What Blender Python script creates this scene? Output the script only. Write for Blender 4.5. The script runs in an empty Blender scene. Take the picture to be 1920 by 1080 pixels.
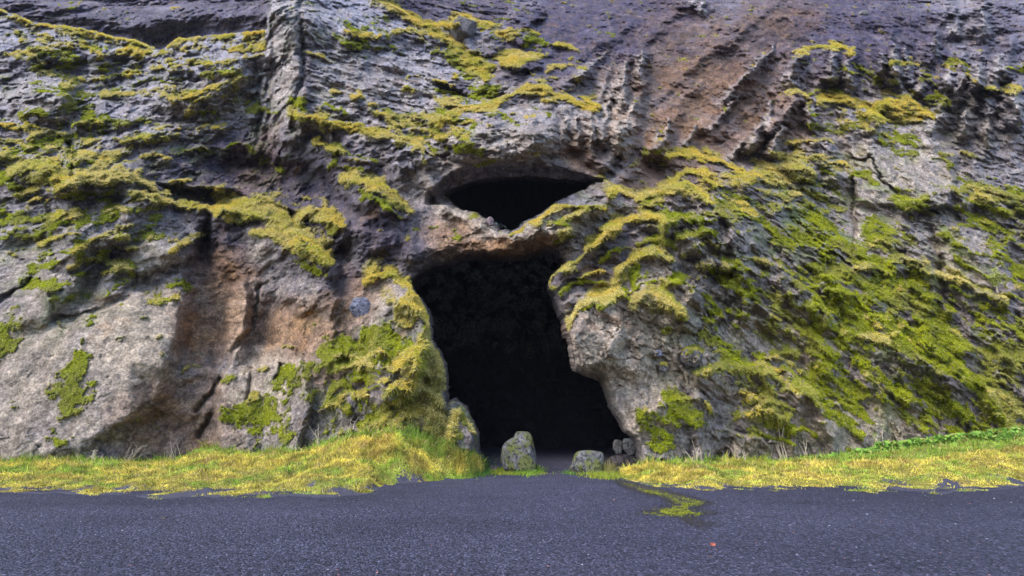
import bpy, math, random
import numpy as np
R = math.radians
rng = np.random.default_rng(7)
random.seed(7)

# ------------------------------------------------------------------ camera, sky, sun, exposure
sc = bpy.context.scene
F_PX = 853.3           # focal length in pixels of the 1920 wide picture
PITCH = R(16.95)
CAM = np.array([0.0, 0.0, 1.6])
cd = bpy.data.cameras.new('camera'); cam = bpy.data.objects.new('camera', cd)
sc.collection.objects.link(cam); sc.camera = cam
cam.location = CAM; cam.rotation_euler = (R(90) + PITCH, 0, 0)
cd.sensor_width = 36; cd.lens = 16.0; cd.clip_end = 2000; cd.clip_start = 0.05

SUN_EL, SUN_AZ = R(48), R(226)     # azimuth clockwise from +Y : behind the camera, a little to the left
w = bpy.data.worlds.new('World'); sc.world = w; w.use_nodes = True
nt = w.node_tree; nt.nodes.clear()
sky = nt.nodes.new('ShaderNodeTexSky'); sky.sky_type = 'NISHITA'; sky.sun_disc = False
sky.sun_elevation = SUN_EL; sky.sun_rotation = SUN_AZ
sky.air_density = 1.0; sky.dust_density = 1.5; sky.ozone_density = 3.0
bg = nt.nodes.new('ShaderNodeBackground'); bg.inputs[1].default_value = 0.15
wo = nt.nodes.new('ShaderNodeOutputWorld')
nt.links.new(sky.outputs[0], bg.inputs[0]); nt.links.new(bg.outputs[0], wo.inputs[0])
sd = bpy.data.lights.new('sun', 'SUN'); sun = bpy.data.objects.new('sun', sd); sc.collection.objects.link(sun)
sd.energy = 0.85; sd.angle = R(32); sd.color = (1.0, 0.95, 0.88)
sx, sy, sz = math.sin(SUN_AZ)*math.cos(SUN_EL), math.cos(SUN_AZ)*math.cos(SUN_EL), math.sin(SUN_EL)
import mathutils
sun.rotation_euler = mathutils.Vector((sx, sy, sz)).to_track_quat('Z', 'Y').to_euler()
sc.view_settings.view_transform = 'Standard'; sc.view_settings.look = 'None'
sc.view_settings.gamma = 1.0; sc.view_settings.exposure = 1.88

# ------------------------------------------------------------------ maths helpers
_perm = rng.permutation(256).astype(np.int32); _perm = np.concatenate([_perm, _perm, _perm])
_g = rng.normal(size=(256, 3)).astype(np.float32); _g /= np.linalg.norm(_g, axis=1, keepdims=True)
def perlin(x, y, z):
    x = np.asarray(x, np.float32); y = np.asarray(y, np.float32); z = np.asarray(z, np.float32)
    xi = np.floor(x).astype(np.int32); yi = np.floor(y).astype(np.int32); zi = np.floor(z).astype(np.int32)
    xf = x-xi; yf = y-yi; zf = z-zi
    xi &= 255; yi &= 255; zi &= 255
    u = xf*xf*xf*(xf*(xf*6-15)+10); v = yf*yf*yf*(yf*(yf*6-15)+10); t = zf*zf*zf*(zf*(zf*6-15)+10)
    def c(dx, dy, dz):
        h = _perm[_perm[_perm[(xi+dx) & 255]+((yi+dy) & 255)]+((zi+dz) & 255)]
        g = _g[h]
        return g[..., 0]*(xf-dx)+g[..., 1]*(yf-dy)+g[..., 2]*(zf-dz)
    a = c(0, 0, 0); a += u*(c(1, 0, 0)-a)
    b = c(0, 1, 0); b += u*(c(1, 1, 0)-b)
    a += v*(b-a)
    d = c(0, 0, 1); d += u*(c(1, 0, 1)-d)
    e = c(0, 1, 1); e += u*(c(1, 1, 1)-e)
    d += v*(e-d)
    return (a+t*(d-a))*1.5
def fbm(x, y, z, octv=4, gain=0.5, mode='n'):
    s = 0; a = 1.0; tot = 0
    for i in range(octv):
        f = 2.03**i
        n = perlin(x*f+17.3*i, y*f+5.1*i, z*f+9.7*i)
        if mode == 'r': n = 1-2*np.abs(n)
        elif mode == 'b': n = 2*np.abs(n)-0.5
        s = s+a*n; tot += a; a *= gain
    return s/tot
def sstep(a, b, x):
    t = np.clip((x-a)/(b-a), 0, 1); return t*t*(3-2*t)
def ray(u, v):
    cx = (np.asarray(u, float)-960)/F_PX; cy = (540-np.asarray(v, float))/F_PX
    return cx+0*cy, math.cos(PITCH)-cy*math.sin(PITCH)+0*cx, math.sin(PITCH)+cy*math.cos(PITCH)+0*cx
def pt(u, v, Y):
    dx, dy, dz = ray(u, v); k = Y/dy
    return np.stack([CAM[0]+dx*k, CAM[1]+dy*k, CAM[2]+dz*k], -1)
def groundY(v, z=0.0):
    dx, dy, dz = ray(960, v); return (CAM[2]-z)/(-dz)*dy
def row_of(Y, z):      # picture row where a point (Y, z) falls
    a = math.atan2(z-CAM[2], Y)-PITCH; return 540-F_PX*math.tan(a)

# ------------------------------------------------------------------ object helpers
def link(name, me, mat=None, parent=None):
    o = bpy.data.objects.new(name, me); sc.collection.objects.link(o)
    if mat: me.materials.append(mat)
    if parent: o.parent = parent
    return o
def mesh(name, co, faces, mat=None, smooth=True, parent=None, cols=None):
    me = bpy.data.meshes.new(name)
    co = np.asarray(co, np.float32); faces = np.asarray(faces, np.int32)
    k = faces.shape[1]
    me.vertices.add(len(co)); me.vertices.foreach_set('co', co.ravel())
    me.loops.add(faces.size); me.loops.foreach_set('vertex_index', faces.ravel())
    me.polygons.add(len(faces)); me.polygons.foreach_set('loop_start', np.arange(0, faces.size, k, dtype=np.int32))
    me.polygons.foreach_set('loop_total', np.full(len(faces), k, np.int32))
    me.polygons.foreach_set('use_smooth', np.full(len(faces), smooth))
    if cols:
        for nm, c in cols.items():
            at = me.color_attributes.new(nm, 'FLOAT_COLOR', 'POINT')
            c4 = np.ones((len(co), 4), np.float32); c4[:, :c.shape[1]] = c
            at.data.foreach_set('color', c4.ravel())
    me.update(calc_edges=True); me.validate()
    return link(name, me, mat, parent)
def tag(o, label=None, cat=None, group=None, kind=None):
    if label: o['label'] = label
    if cat: o['category'] = cat
    if group: o['group'] = group
    if kind: o['kind'] = kind
    return o

# ------------------------------------------------------------------ material helpers
class NT:
    def __init__(s, name):
        s.m = bpy.data.materials.new(name); s.m.use_nodes = True; s.t = s.m.node_tree; s.t.nodes.clear()
        s.out = s.n('ShaderNodeOutputMaterial'); s.b = s.n('ShaderNodeBsdfPrincipled'); s.l(s.b.outputs[0], s.out.inputs[0])
        s.b.inputs['Specular IOR Level'].default_value = 0.25
    def n(s, t, **k):
        x = s.t.nodes.new(t)
        for a, b in k.items(): setattr(x, a, b)
        return x
    def l(s, a, b): s.t.links.new(a, b)
    def noise(s, scale, det=6, rough=0.6, vec=None, dist=0):
        x = s.n('ShaderNodeTexNoise'); x.inputs['Scale'].default_value = scale; x.inputs['Detail'].default_value = det
        x.inputs['Roughness'].default_value = rough; x.inputs['Distortion'].default_value = dist
        if vec is None:
            vec = s.pos()
        s.l(vec, x.inputs['Vector']); return x.outputs['Fac']
    def pos(s):
        if not hasattr(s, '_p'): s._p = s.n('ShaderNodeNewGeometry').outputs['Position']
        return s._p
    def obj(s):
        return s.n('ShaderNodeTexCoord').outputs['Object']
    def mapv(s, sc_=(1, 1, 1), rot=(0, 0, 0), vec=None):
        x = s.n('ShaderNodeMapping'); x.inputs['Scale'].default_value = sc_; x.inputs['Rotation'].default_value = rot
        s.l(vec if vec is not None else s.pos(), x.inputs['Vector']); return x.outputs[0]
    def ramp(s, f, stops):
        x = s.n('ShaderNodeValToRGB'); e = x.color_ramp.elements
        while len(e) < len(stops): e.new(0.5)
        for i, (p, c) in enumerate(stops):
            e[i].position = p; e[i].color = (c, c, c, 1) if isinstance(c, (int, float)) else (*c, 1)
        s.l(f, x.inputs[0]); return x.outputs[0]
    def mix(s, f, a, b, mode='MIX'):
        x = s.n('ShaderNodeMix', data_type='RGBA', blend_type=mode)
        for v, i in ((f, 0), (a, 6), (b, 7)):
            if isinstance(v, (int, float)): x.inputs[i].default_value = v
            elif isinstance(v, tuple): x.inputs[i].default_value = (*v, 1)
            else: s.l(v, x.inputs[i])
        return x.outputs[2]
    def math(s, op, a, b=0.0, clamp=False):
        x = s.n('ShaderNodeMath', operation=op, use_clamp=clamp)
        for v, i in ((a, 0), (b, 1)):
            if isinstance(v, (int, float)): x.inputs[i].default_value = v
            else: s.l(v, x.inputs[i])
        return x.outputs[0]
    def attr(s, name):
        x = s.n('ShaderNodeAttribute', attribute_name=name); y = s.n('ShaderNodeSeparateColor'); s.l(x.outputs['Color'], y.inputs[0])
        return x.outputs['Color'], y.outputs[0], y.outputs[1], y.outputs[2]
    def bump(s, h, strength=0.5, dist=0.05):
        x = s.n('ShaderNodeBump'); x.inputs['Strength'].default_value = strength; x.inputs['Distance'].default_value = dist
        s.l(h, x.inputs['Height']); s.l(x.outputs[0], s.b.inputs['Normal'])
    def col(s, c):
        if isinstance(c, tuple): s.b.inputs['Base Color'].default_value = (*c, 1)
        else: s.l(c, s.b.inputs['Base Color'])
    def rough(s, v):
        if isinstance(v, (int, float)): s.b.inputs['Roughness'].default_value = v
        else: s.l(v, s.b.inputs['Roughness'])

#MATERIALS
def mat_cliff():
    m = NT('volcanic_tuff')
    _, brown, pale, dark = m.attr('tone')
    _, my, mg, li = m.attr('moss')
    n1 = m.noise(0.35, 8, 0.62); n2 = m.noise(2.2, 8, 0.7); n3 = m.noise(9, 5, 0.7); n4 = m.noise(16, 3, 0.7)
    grey = m.mix(m.ramp(n1, [(0.3, 0), (0.7, 1)]), (0.180, 0.154, 0.144), (0.285, 0.235, 0.190))
    grey = m.mix(m.ramp(n2, [(0.38, 0), (0.62, 1)]), grey, (0.125, 0.104, 0.110))
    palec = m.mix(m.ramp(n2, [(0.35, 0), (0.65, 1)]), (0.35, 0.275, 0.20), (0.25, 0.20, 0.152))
    darkb = m.mix(m.ramp(n2, [(0.35, 0), (0.7, 1)]), (0.042, 0.034, 0.048), (0.078, 0.060, 0.075))
    zz = m.n('ShaderNodeSeparateXYZ'); m.l(m.pos(), zz.inputs[0])
    hi = m.ramp(m.math('MULTIPLY', m.math('ADD', zz.outputs[2], m.math('MULTIPLY', n1, 6.0)), 0.025), [(0.25, 0), (0.95, 1)])
    brownc = m.mix(hi, m.mix(m.ramp(n2, [(0.35, 0), (0.65, 1)]), (0.265, 0.145, 0.070), (0.165, 0.092, 0.055)), m.mix(m.ramp(n2, [(0.35, 0), (0.65, 1)]), (0.105, 0.058, 0.036), (0.058, 0.036, 0.036)))
    grey = m.mix(m.math('MULTIPLY', hi, 0.75), grey, m.mix(n2, (0.165, 0.162, 0.215), (0.27, 0.265, 0.325)))  # haze put into the colour: rock turns bluer with height
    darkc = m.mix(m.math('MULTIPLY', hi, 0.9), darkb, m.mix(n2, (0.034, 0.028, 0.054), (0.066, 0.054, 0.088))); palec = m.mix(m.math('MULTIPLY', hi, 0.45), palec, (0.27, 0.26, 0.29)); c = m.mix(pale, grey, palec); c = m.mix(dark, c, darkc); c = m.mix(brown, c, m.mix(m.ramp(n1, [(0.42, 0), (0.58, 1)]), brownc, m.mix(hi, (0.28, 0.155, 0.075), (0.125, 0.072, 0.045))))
    st = m.ramp(m.noise(0.9, 6, 0.7, m.mapv((1.6, 1.6, 0.35))), [(0.5, 0), (0.66, 1)])
    c = m.mix(m.math('MULTIPLY', st, 0.45), c, (0.19, 0.125, 0.085))
    st2 = m.ramp(m.noise(0.55, 7, 0.75, m.mapv((2.4, 2.4, 0.3), (0.2, 0, 0))), [(0.52, 0), (0.68, 1)])
    c = m.mix(m.math('MULTIPLY', st2, 0.35), c, (0.055, 0.048, 0.060))
    c = m.mix(0.65, c, m.ramp(n3, [(0.34, 0.42), (0.5, 1.0), (0.66, 1.6)]), 'MULTIPLY')
    c = m.mix(0.5, c, m.ramp(m.noise(4.5, 6, 0.75, None, 0.3), [(0.36, 0.5), (0.5, 1.0), (0.64, 1.5)]), 'MULTIPLY')
    c = m.mix(0.6, c, m.ramp(m.noise(1.1, 9, 0.75, m.mapv((1, 1, 2.2))), [(0.33, 0.4), (0.5, 1.0), (0.66, 1.5)]), 'MULTIPLY')
    c = m.mix(0.6, c, m.ramp(n4, [(0.3, 0.6), (0.5, 1.0), (0.7, 1.35)]), 'MULTIPLY')
    _, gA, _, _ = m.attr('grain'); c = m.mix(0.72, c, m.ramp(gA, [(0.22, 0.48), (0.5, 1.0), (0.78, 1.5)]), 'MULTIPLY')
    vo = m.n('ShaderNodeTexVoronoi'); vo.inputs['Scale'].default_value = 5.5; m.l(m.pos(), vo.inputs['Vector'])
    speck = m.ramp(vo.outputs['Distance'], [(0.10, 1), (0.16, 0)])
    sel = m.ramp(m.noise(3.0, 3), [(0.55, 0), (0.62, 1)])
    c = m.mix(m.math('MULTIPLY', m.math('MULTIPLY', speck, sel), 0.7), c, (0.05, 0.045, 0.05))
    lich = m.mix(n3, (0.10, 0.13, 0.020), (0.19, 0.22, 0.045))
    c = m.mix(li, c, lich)
    gr = m.mix(m.ramp(n3, [(0.35, 0), (0.65, 1)]), (0.11, 0.125, 0.004), (0.22, 0.235, 0.008))
    ye = m.mix(m.ramp(n3, [(0.35, 0), (0.65, 1)]), (0.20, 0.165, 0.030), (0.34, 0.27, 0.055))
    c = m.mix(mg, c, gr); c = m.mix(my, c, ye)
    m.col(c); m.rough(0.92)
    h = m.math('ADD', m.math('MULTIPLY', n3, 0.6), m.math('MULTIPLY', n4, 0.4))
    m.bump(h, 0.9, 0.12)
    return m.m
def mat_blade(name):
    m = NT(name)
    c, _, _, _ = m.attr('tint')
    m.col(c); m.rough(0.9); m.b.inputs['Specular IOR Level'].default_value = 0.03
    tr = m.n('ShaderNodeBsdfTranslucent'); m.l(c, tr.inputs[0])
    mx = m.n('ShaderNodeMixShader'); mx.inputs[0].default_value = 0.3
    m.l(m.b.outputs[0], mx.inputs[1]); m.l(tr.outputs[0], mx.inputs[2]); m.l(mx.outputs[0], m.out.inputs[0])
    return m.m
def mat_ground():
    m = NT('black_gravel')
    n1 = m.noise(0.25, 6, 0.6); n2 = m.noise(14, 6, 0.75); n3 = m.noise(60, 3, 0.7)
    c = m.mix(m.ramp(n1, [(0.3, 0), (0.7, 1)]), (0.042, 0.040, 0.062), (0.070, 0.066, 0.097))
    c = m.mix(0.9, c, m.ramp(n2, [(0.3, 0.45), (0.5, 1.0), (0.72, 1.7)]), 'MULTIPLY')
    c = m.mix(0.7, c, m.ramp(n3, [(0.3, 0.5), (0.5, 1.0), (0.7, 1.8)]), 'MULTIPLY')
    vo = m.n('ShaderNodeTexVoronoi'); vo.inputs['Scale'].default_value = 13; m.l(m.pos(), vo.inputs['Vector'])
    sp = m.math('MULTIPLY', m.ramp(vo.outputs['Distance'], [(0.12, 1), (0.2, 0)]), m.ramp(m.noise(25, 2), [(0.55, 0), (0.6, 1)]))
    c = m.mix(m.math('MULTIPLY', sp, 0.35), c, (0.18, 0.17, 0.22))
    v2 = m.n('ShaderNodeTexVoronoi'); v2.inputs['Scale'].default_value = 32; m.l(m.pos(), v2.inputs['Vector'])
    sc_ = m.n('ShaderNodeSeparateColor'); m.l(v2.outputs['Color'], sc_.inputs[0])
    c = m.mix(0.85, c, m.ramp(sc_.outputs[0], [(0.0, 0.3), (0.6, 0.95), (0.9, 1.7), (1.0, 2.6)]), 'MULTIPLY')
    _, ws, wm, wd = m.attr('wet'); c = m.mix(wd, c, m.mix(0.5, c, (0.018, 0.016, 0.028)))
    c = m.mix(0.35, c, m.ramp(m.noise(0.45, 4, 0.6, m.mapv((0.5, 2.2, 1))), [(0.35, 0.7), (0.65, 1.3)]), 'MULTIPLY')
    c = m.mix(m.math('MULTIPLY', ws, 0.75), c, (0.02, 0.018, 0.022)); c = m.mix(wm, c, m.mix(n2, (0.12, 0.13, 0.012), (0.25, 0.24, 0.03)))
    m.col(c); m.rough(m.math('SUBTRACT', 0.85, m.math('MULTIPLY', ws, 0.55)))
    m.bump(m.math('ADD', m.math('ADD', n2, m.math('MULTIPLY', n3, 0.6)), m.math('MULTIPLY', v2.outputs['Distance'], -1.2)), 1.0, 0.035)
    return m.m
def mat_soil():
    m = NT('mossy_soil'); n = m.noise(5, 6, 0.7); _, cv, _, _ = m.attr('cover')
    m.col(m.mix(cv, m.mix(n, (0.035, 0.032, 0.045), (0.075, 0.07, 0.09)), m.mix(n, (0.12, 0.10, 0.02), (0.22, 0.19, 0.04)))); m.rough(0.95); m.bump(n, 0.8, 0.05); return m.m
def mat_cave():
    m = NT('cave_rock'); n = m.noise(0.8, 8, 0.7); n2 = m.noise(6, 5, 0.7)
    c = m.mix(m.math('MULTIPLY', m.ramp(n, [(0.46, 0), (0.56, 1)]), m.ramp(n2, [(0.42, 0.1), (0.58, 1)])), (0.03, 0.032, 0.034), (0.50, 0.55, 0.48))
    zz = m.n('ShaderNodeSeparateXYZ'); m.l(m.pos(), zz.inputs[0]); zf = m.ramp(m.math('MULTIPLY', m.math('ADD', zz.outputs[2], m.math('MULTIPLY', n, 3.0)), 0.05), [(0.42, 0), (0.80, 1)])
    c = m.mix(zf, (0.010, 0.009, 0.014), c)  # gloom of the lower cave and light on its upper rock painted by height
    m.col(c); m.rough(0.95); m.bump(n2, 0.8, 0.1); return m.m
def mat_boulder(name, a, b, moss, thr=0.52, mc=((0.085, 0.105, 0.012), (0.19, 0.19, 0.03)), top=False):
    m = NT(name); v = m.obj()
    n1 = m.noise(3, 8, 0.7, v); n2 = m.noise(18, 5, 0.7, v); n3 = m.noise(2.2, 6, 0.65, v, 0.4)
    c = m.mix(m.ramp(n1, [(0.35, 0), (0.65, 1)]), a, b)
    c = m.mix(0.8, c, m.ramp(n2, [(0.3, 0.5), (0.5, 1), (0.72, 1.5)]), 'MULTIPLY')
    if top:
        gn_ = m.n('ShaderNodeNewGeometry'); sx_ = m.n('ShaderNodeSeparateXYZ'); m.l(gn_.outputs['Normal'], sx_.inputs[0]); n3 = m.math('ADD', m.math('MULTIPLY', sx_.outputs[2], 0.45), m.math('MULTIPLY', n3, 0.55))
    c = m.mix(m.math('MULTIPLY', m.ramp(n3, [(thr-0.05, 0), (thr+0.05, 1)]), moss), c, m.mix(n2, *mc))
    pt_ = m.ramp(m.noise(9, 4, 0.6, v), [(0.36, 0.35), (0.46, 1.0)]); c = m.mix(0.8, c, pt_, 'MULTIPLY')
    m.col(c); m.rough(0.9); m.bump(m.math('ADD', m.math('ADD', n1, n2), pt_), 1.0, 0.08); return m.m

M_CLIFF = mat_cliff(); M_MOSS = mat_blade('moss_tufts'); M_GRASS = mat_blade('grass_blades')
M_GROUND = mat_ground(); M_SOIL = mat_soil(); M_CAVE = mat_cave()

#CLIFF
GX = [-500, 0, 240, 480, 560, 640, 760, 880, 1000, 1120, 1240, 1400, 1600, 1800, 1920, 2420]
GV = [-320, 0, 100, 200, 300, 400, 500, 600, 700, 800, 900]
GY = np.array([
 [45, 46, 48, 44, 43, 45, 48, 50, 52, 54, 56, 56, 56, 54, 52, 52],
 [30, 32, 33, 31, 28.5, 31, 33, 36, 38, 39, 39, 39, 39, 38, 36, 34],
 [28, 29, 30, 29, 26.8, 28.5, 30, 31.5, 31.5, 33, 34, 34, 34, 34, 33, 32],
 [26, 27, 28, 28, 26, 26.5, 27, 27.5, 26.5, 28, 29.5, 31, 31, 31, 30.5, 30],
 [24, 25, 26, 27, 25.8, 25, 24, 23.2, 23.0, 24, 25.5, 27.5, 28.3, 28.5, 28.5, 28],
 [22, 23, 24, 25.5, 25, 24, 22.7, 22.2, 21.8, 21.5, 22, 24, 26, 26.3, 26.5, 26],
 [21, 21.5, 22.5, 24, 23.2, 22.4, 21.6, 21.4, 21, 20, 20.4, 22.5, 24.2, 25, 25, 25],
 [20, 20.5, 21, 22.5, 21.4, 20.4, 19.3, 19, 19, 18.8, 19.4, 21.4, 23, 24, 24.2, 24],
 [19.5, 20, 20.5, 22, 20.6, 19.6, 18.5, 18.2, 18, 18, 18.5, 20.4, 22, 23, 23.2, 23],
 [19, 19.6, 20.6, 21.6, 20.0, 19.1, 18, 17.6, 17.5, 17.4, 17.9, 19.6, 21.1, 22.2, 22.5, 22],
 [19, 19.4, 20.4, 21.3, 19.6, 18.7, 17.6, 17.2, 17, 17, 17.5, 19.1, 20.6, 21.6, 22, 22]], float)
def axis(lo, a, b, hi, step):
    n = int((b-a)/step)
    l = a-np.geomspace(step, a-lo, 26)[::-1]; h = b+np.geomspace(step, hi-b, 26)
    return np.concatenate([l, np.linspace(a, b, n), h])
AU = axis(-480, -20, 1940, 2400, 1.6)
AV = np.concatenate([-20-np.geomspace(1.6, 290, 26)[::-1], np.linspace(-20, 912, int(932/1.6))])
U, V = np.meshgrid(AU, AV)            # rows run downwards
H, W = U.shape
def interp_grid(U, V):
    def cr(xs, q):        # smooth (monotone-ish) interpolation weights as a matrix
        xs = np.array(xs, float); out = np.zeros((len(q), len(xs)))
        for i, x in enumerate(q):
            k = min(max(np.searchsorted(xs, x)-1, 0), len(xs)-2); t = (x-xs[k])/(xs[k+1]-xs[k]); t = min(max(t, 0), 1)
            w = np.array([-t+2*t*t-t**3, 2-5*t*t+3*t**3, t+4*t*t-3*t**3, -t*t+t**3])/2
            for j, ww in zip(range(k-1, k+3), w): out[i, min(max(j, 0), len(xs)-1)] += ww
        return out
    return cr(GV, AV) @ GY @ cr(GX, AU).T
Y0 = interp_grid(U, V)
P0 = pt(U, V, Y0).astype(np.float32)
X_, Y_, Z_ = P0[..., 0], P0[..., 1], P0[..., 2]
# domain warp so that nothing traced has a straight edge
wu = 16*fbm(X_*0.35, Y_*0.35, Z_*0.35, 5, 0.55); wv = 13*fbm(X_*0.35+40, Y_*0.35, Z_*0.35, 5, 0.55)
wu = wu+9*fbm(X_*1.1+3, Y_*1.1, Z_*1.1, 3, 0.6); wv = wv+10*fbm(X_*1.1, Y_*1.1+9, Z_*1.1, 3, 0.6)
UW = (U+wu).astype(np.float32); VW = (V+wv).astype(np.float32)
fine = fbm(X_*1.3, Y_*1.3, Z_*1.3+7, 4, 0.6)
lowt = fbm(X_*0.5+71, Y_*0.5, Z_*0.5, 3, 0.6)
D = np.zeros_like(X_)                   # metres away from the camera (positive = recessed)
tone = np.zeros((H, W, 3), np.float32)  # brown, pale, dark
MS = np.zeros_like(X_); MY = np.zeros_like(X_); MG = np.zeros_like(X_); LI = np.zeros_like(X_)
def win(x0, y0, x1, y1, pad=30):
    a = max(np.searchsorted(AU, x0-pad), 0); b = min(np.searchsorted(AU, x1+pad)+1, W)
    c = max(np.searchsorted(AV, y0-pad), 0); d = min(np.searchsorted(AV, y1+pad)+1, H)
    return slice(c, d), slice(a, b)
def ell(cx, cy, rx, ry, ang, s):
    du = UW[s]-cx; dv = VW[s]-cy; a = R(ang)      # ang: anticlockwise in the picture
    p = (du*math.cos(a)-dv*math.sin(a))/rx; q = (du*math.sin(a)+dv*math.cos(a))/ry
    return np.sqrt(p*p+q*q)
def bulge(cx, cy, rx, ry, ang, amp, sharp=1.0):
    amp *= 1.3
    m = max(rx, ry)*1.6; s = win(cx-m, cy-m, cx+m, cy+m); r = ell(cx, cy, rx, ry, ang, s)
    D[s] -= amp*(1-sstep(0.35*sharp, 1.25-0.25*sharp, r))
def splat(arr, cx, cy, rx, ry, ang=0, wgt=1.0, soft=0.6, nz=0.35):
    if arr is MY: splat(MS, cx, cy, rx, ry, ang, wgt, soft, nz)
    m = max(rx, ry)*(1+soft)+10; s = win(cx-m, cy-m, cx+m, cy+m)
    r = ell(cx, cy, rx, ry, ang, s)+nz*fine[s]
    arr[s] = np.maximum(arr[s], wgt*(1-sstep(1-soft, 1+soft, r)))
def line_s(pts, s):
    xs = [p[0] for p in pts]; ys = [p[1] for p in pts]
    vl = np.interp(UW[s], xs, ys); sg = vl-VW[s]            # positive above
    e = np.maximum(np.maximum(xs[0]-UW[s], UW[s]-xs[-1]), 0)
    return sg, e
def ledge(pts, A=0.6, L=40, wd=12, t=10, kind='y', drape=0.35, taper=14):
    xs = [p[0] for p in pts]; ys = [p[1] for p in pts]
    s = win(xs[0]-20, min(ys)-wd-t-5, xs[-1]+20, max(ys)+L*3, 30)
    sg, e = line_s(pts, s)
    g = np.exp(-(e/taper)**2)
    prof = np.where(sg < 0, np.exp(np.clip(sg, -1e4, 0)/L)*(1-0.25*np.exp(np.clip(sg, -1e4, 0)/6)), 0.75*(1-sstep(0, wd, sg)))
    D[s] -= 1.45*A*prof*g
    if t > 0:
        tt = t*(np.clip(1.0+0.9*fine[s]+1.2*lowt[s], 0.5, 1.8) *np.clip(1+2.0*fbm(X_[s]*0.8+3, Y_[s]*0.8, Z_[s]*0.8, 2), 0.45, 1.9) if kind == 'Y' else np.clip(0.9+1.3*fine[s]+3.4*lowt[s], 0.05, 2.0)); d = np.where(sg > 0, sg/(tt+.5), -sg/(tt*(drape+0.5*fine[s].clip(-0.5, 0.8))+1.2).clip(0.8))
        m = (1-sstep(0.3, 1.35, np.sqrt(d*d+(e/10)**2)))
        a = MG if kind == 'g' else MY
        a[s] = np.maximum(a[s], m)
        if kind == 'Y': MS[s] = np.maximum(MS[s], m)
def crack(pts, wpx=2.5, depth=0.25):
    xs = [p[0] for p in pts]; ys = [p[1] for p in pts]; s = win(min(xs), min(ys), max(xs), max(ys), 25)
    d = seg_dist(pts, UW[s], VW[s]); D[s] += depth*np.exp(-(d/wpx)**2)
def seg_dist(pts, u, v):
    best = np.full(u.shape, 1e9, np.float32)
    for (x0, y0), (x1, y1) in zip(pts[:-1], pts[1:]):
        dx, dy = x1-x0, y1-y0; t = np.clip(((u-x0)*dx+(v-y0)*dy)/(dx*dx+dy*dy), 0, 1)
        best = np.minimum(best, np.hypot(u-x0-t*dx, v-y0-t*dy))
    return best
def ridge(pts, amp, width):
    xs = [p[0] for p in pts]; ys = [p[1] for p in pts]; s = win(min(xs), min(ys), max(xs), max(ys), width*2.5)
    d = seg_dist(pts, UW[s], VW[s]); D[s] -= amp*np.exp(-(d/width)**2)
def inside(poly, u, v):
    c = np.zeros(u.shape, bool); n = len(poly)
    for i in range(n):
        x0, y0 = poly[i]; x1, y1 = poly[(i+1) % n]
        if y0 == y1: continue
        c ^= ((y0 > v) != (y1 > v)) & (u < (x1-x0)*(v-y0)/(y1-y0)+x0)
    return c
def signed(poly, u, v):       # positive inside, pixels
    d = seg_dist(poly+[poly[0]], u, v); return np.where(inside(poly, u, v), d, -d)
def block(poly, amp, edge=6, tilt=(0, 0)):
    xs = [p[0] for p in poly]; ys = [p[1] for p in poly]; s = win(min(xs), min(ys), max(xs), max(ys), 30)
    d = signed(poly, UW[s], VW[s]); k = sstep(-edge, edge, d)
    D[s] -= k*(amp+tilt[0]*(UW[s]-np.mean(xs))/100+tilt[1]*(VW[s]-np.mean(ys))/100)

#FEATURES
exec_features = True
# --- far walls behind the two skylines (upper left, upper middle)
FARL = [(-600, -20), (-20, 8), (60, 42), (150, 55), (250, 78), (302, 96), (335, 72), (400, 70), (503, 56), (512, -60), (512, -600), (-600, -600)]
FARM = [(735, -600), (705, 0), (742, 12), (790, 48), (850, 44), (880, 36), (935, 48), (958, 20), (985, -60), (985, -600)]
for poly, amt in ((FARL, 12.0), (FARM, 9.0)):
    xs = [p[0] for p in poly]; ys = [p[1] for p in poly]
    s = win(-500, -320, max(xs), max(ys), 30); d = signed(poly, U[s]+0.5*(UW[s]-U[s]), V[s]+0.4*(VW[s]-V[s]))
    D[s] += amt*sstep(-1.5, 2.5, d); tone[s][..., 2] = np.maximum(tone[s][..., 2], sstep(-2, 4, d)*0.85)
    MY[s] = np.maximum(MY[s], (1-sstep(9, 20, -d*(1+0.6*fine[s])))*(d < 1.5)*(U[s] < (496 if amt > 10 else 945))*(0.9 if amt > 10 else 0.6))
ridge([(-40, -10), (100, 10), (200, 42), (350, 30), (520, 22)], 1.6, 18)      # strata of the far wall
ridge([(100, -30), (250, -5), (400, -12), (520, -10)], 1.4, 14)

# --- left slope
ledge([(40, 78), (90, 88), (140, 84), (190, 100)], 0.8, 26, 14, 10)
ledge([(180, 104), (230, 100), (300, 108), (318, 118)], 0.9, 28, 16, 14)
ledge([(318, 128), (340, 112), (400, 118), (450, 112), (500, 100)], 1.0, 50, 12, 7)
ledge([(300, 92), (360, 84), (440, 92), (500, 86)], 0.6, 22, 12, 9)
ledge([(0, 100), (40, 112), (60, 120)], 0.6, 30, 10, 8)
ledge([(60, 95), (100, 98), (118, 110)], 0.7, 30, 10, 7, 'g')
ledge([(-40, 240), (0, 234), (50, 240), (70, 252)], 0.8, 30, 14, 11)
ledge([(135, 300), (160, 282), (200, 268), (250, 254), (330, 244), (420, 246)], 0.9, 34, 14, 9)
ledge([(85, 282), (110, 272), (132, 288)], 0.7, 20, 12, 14, 'g')
ledge([(-30, 300), (10, 292), (60, 298)], 0.7, 25, 12, 9)
ledge([(20, 335), (60, 312), (100, 320), (135, 342)], 0.9, 24, 16, 20, kind='Y')
ledge([(110, 352), (150, 330), (200, 326), (255, 334), (285, 354)], 1.0, 44, 16, 16, kind='Y')
ledge([(40, 365), (80, 352), (120, 362)], 0.6, 28, 10, 12)
ledge([(180, 316), (220, 318), (262, 326)], 0.5, 20, 10, 8)
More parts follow.
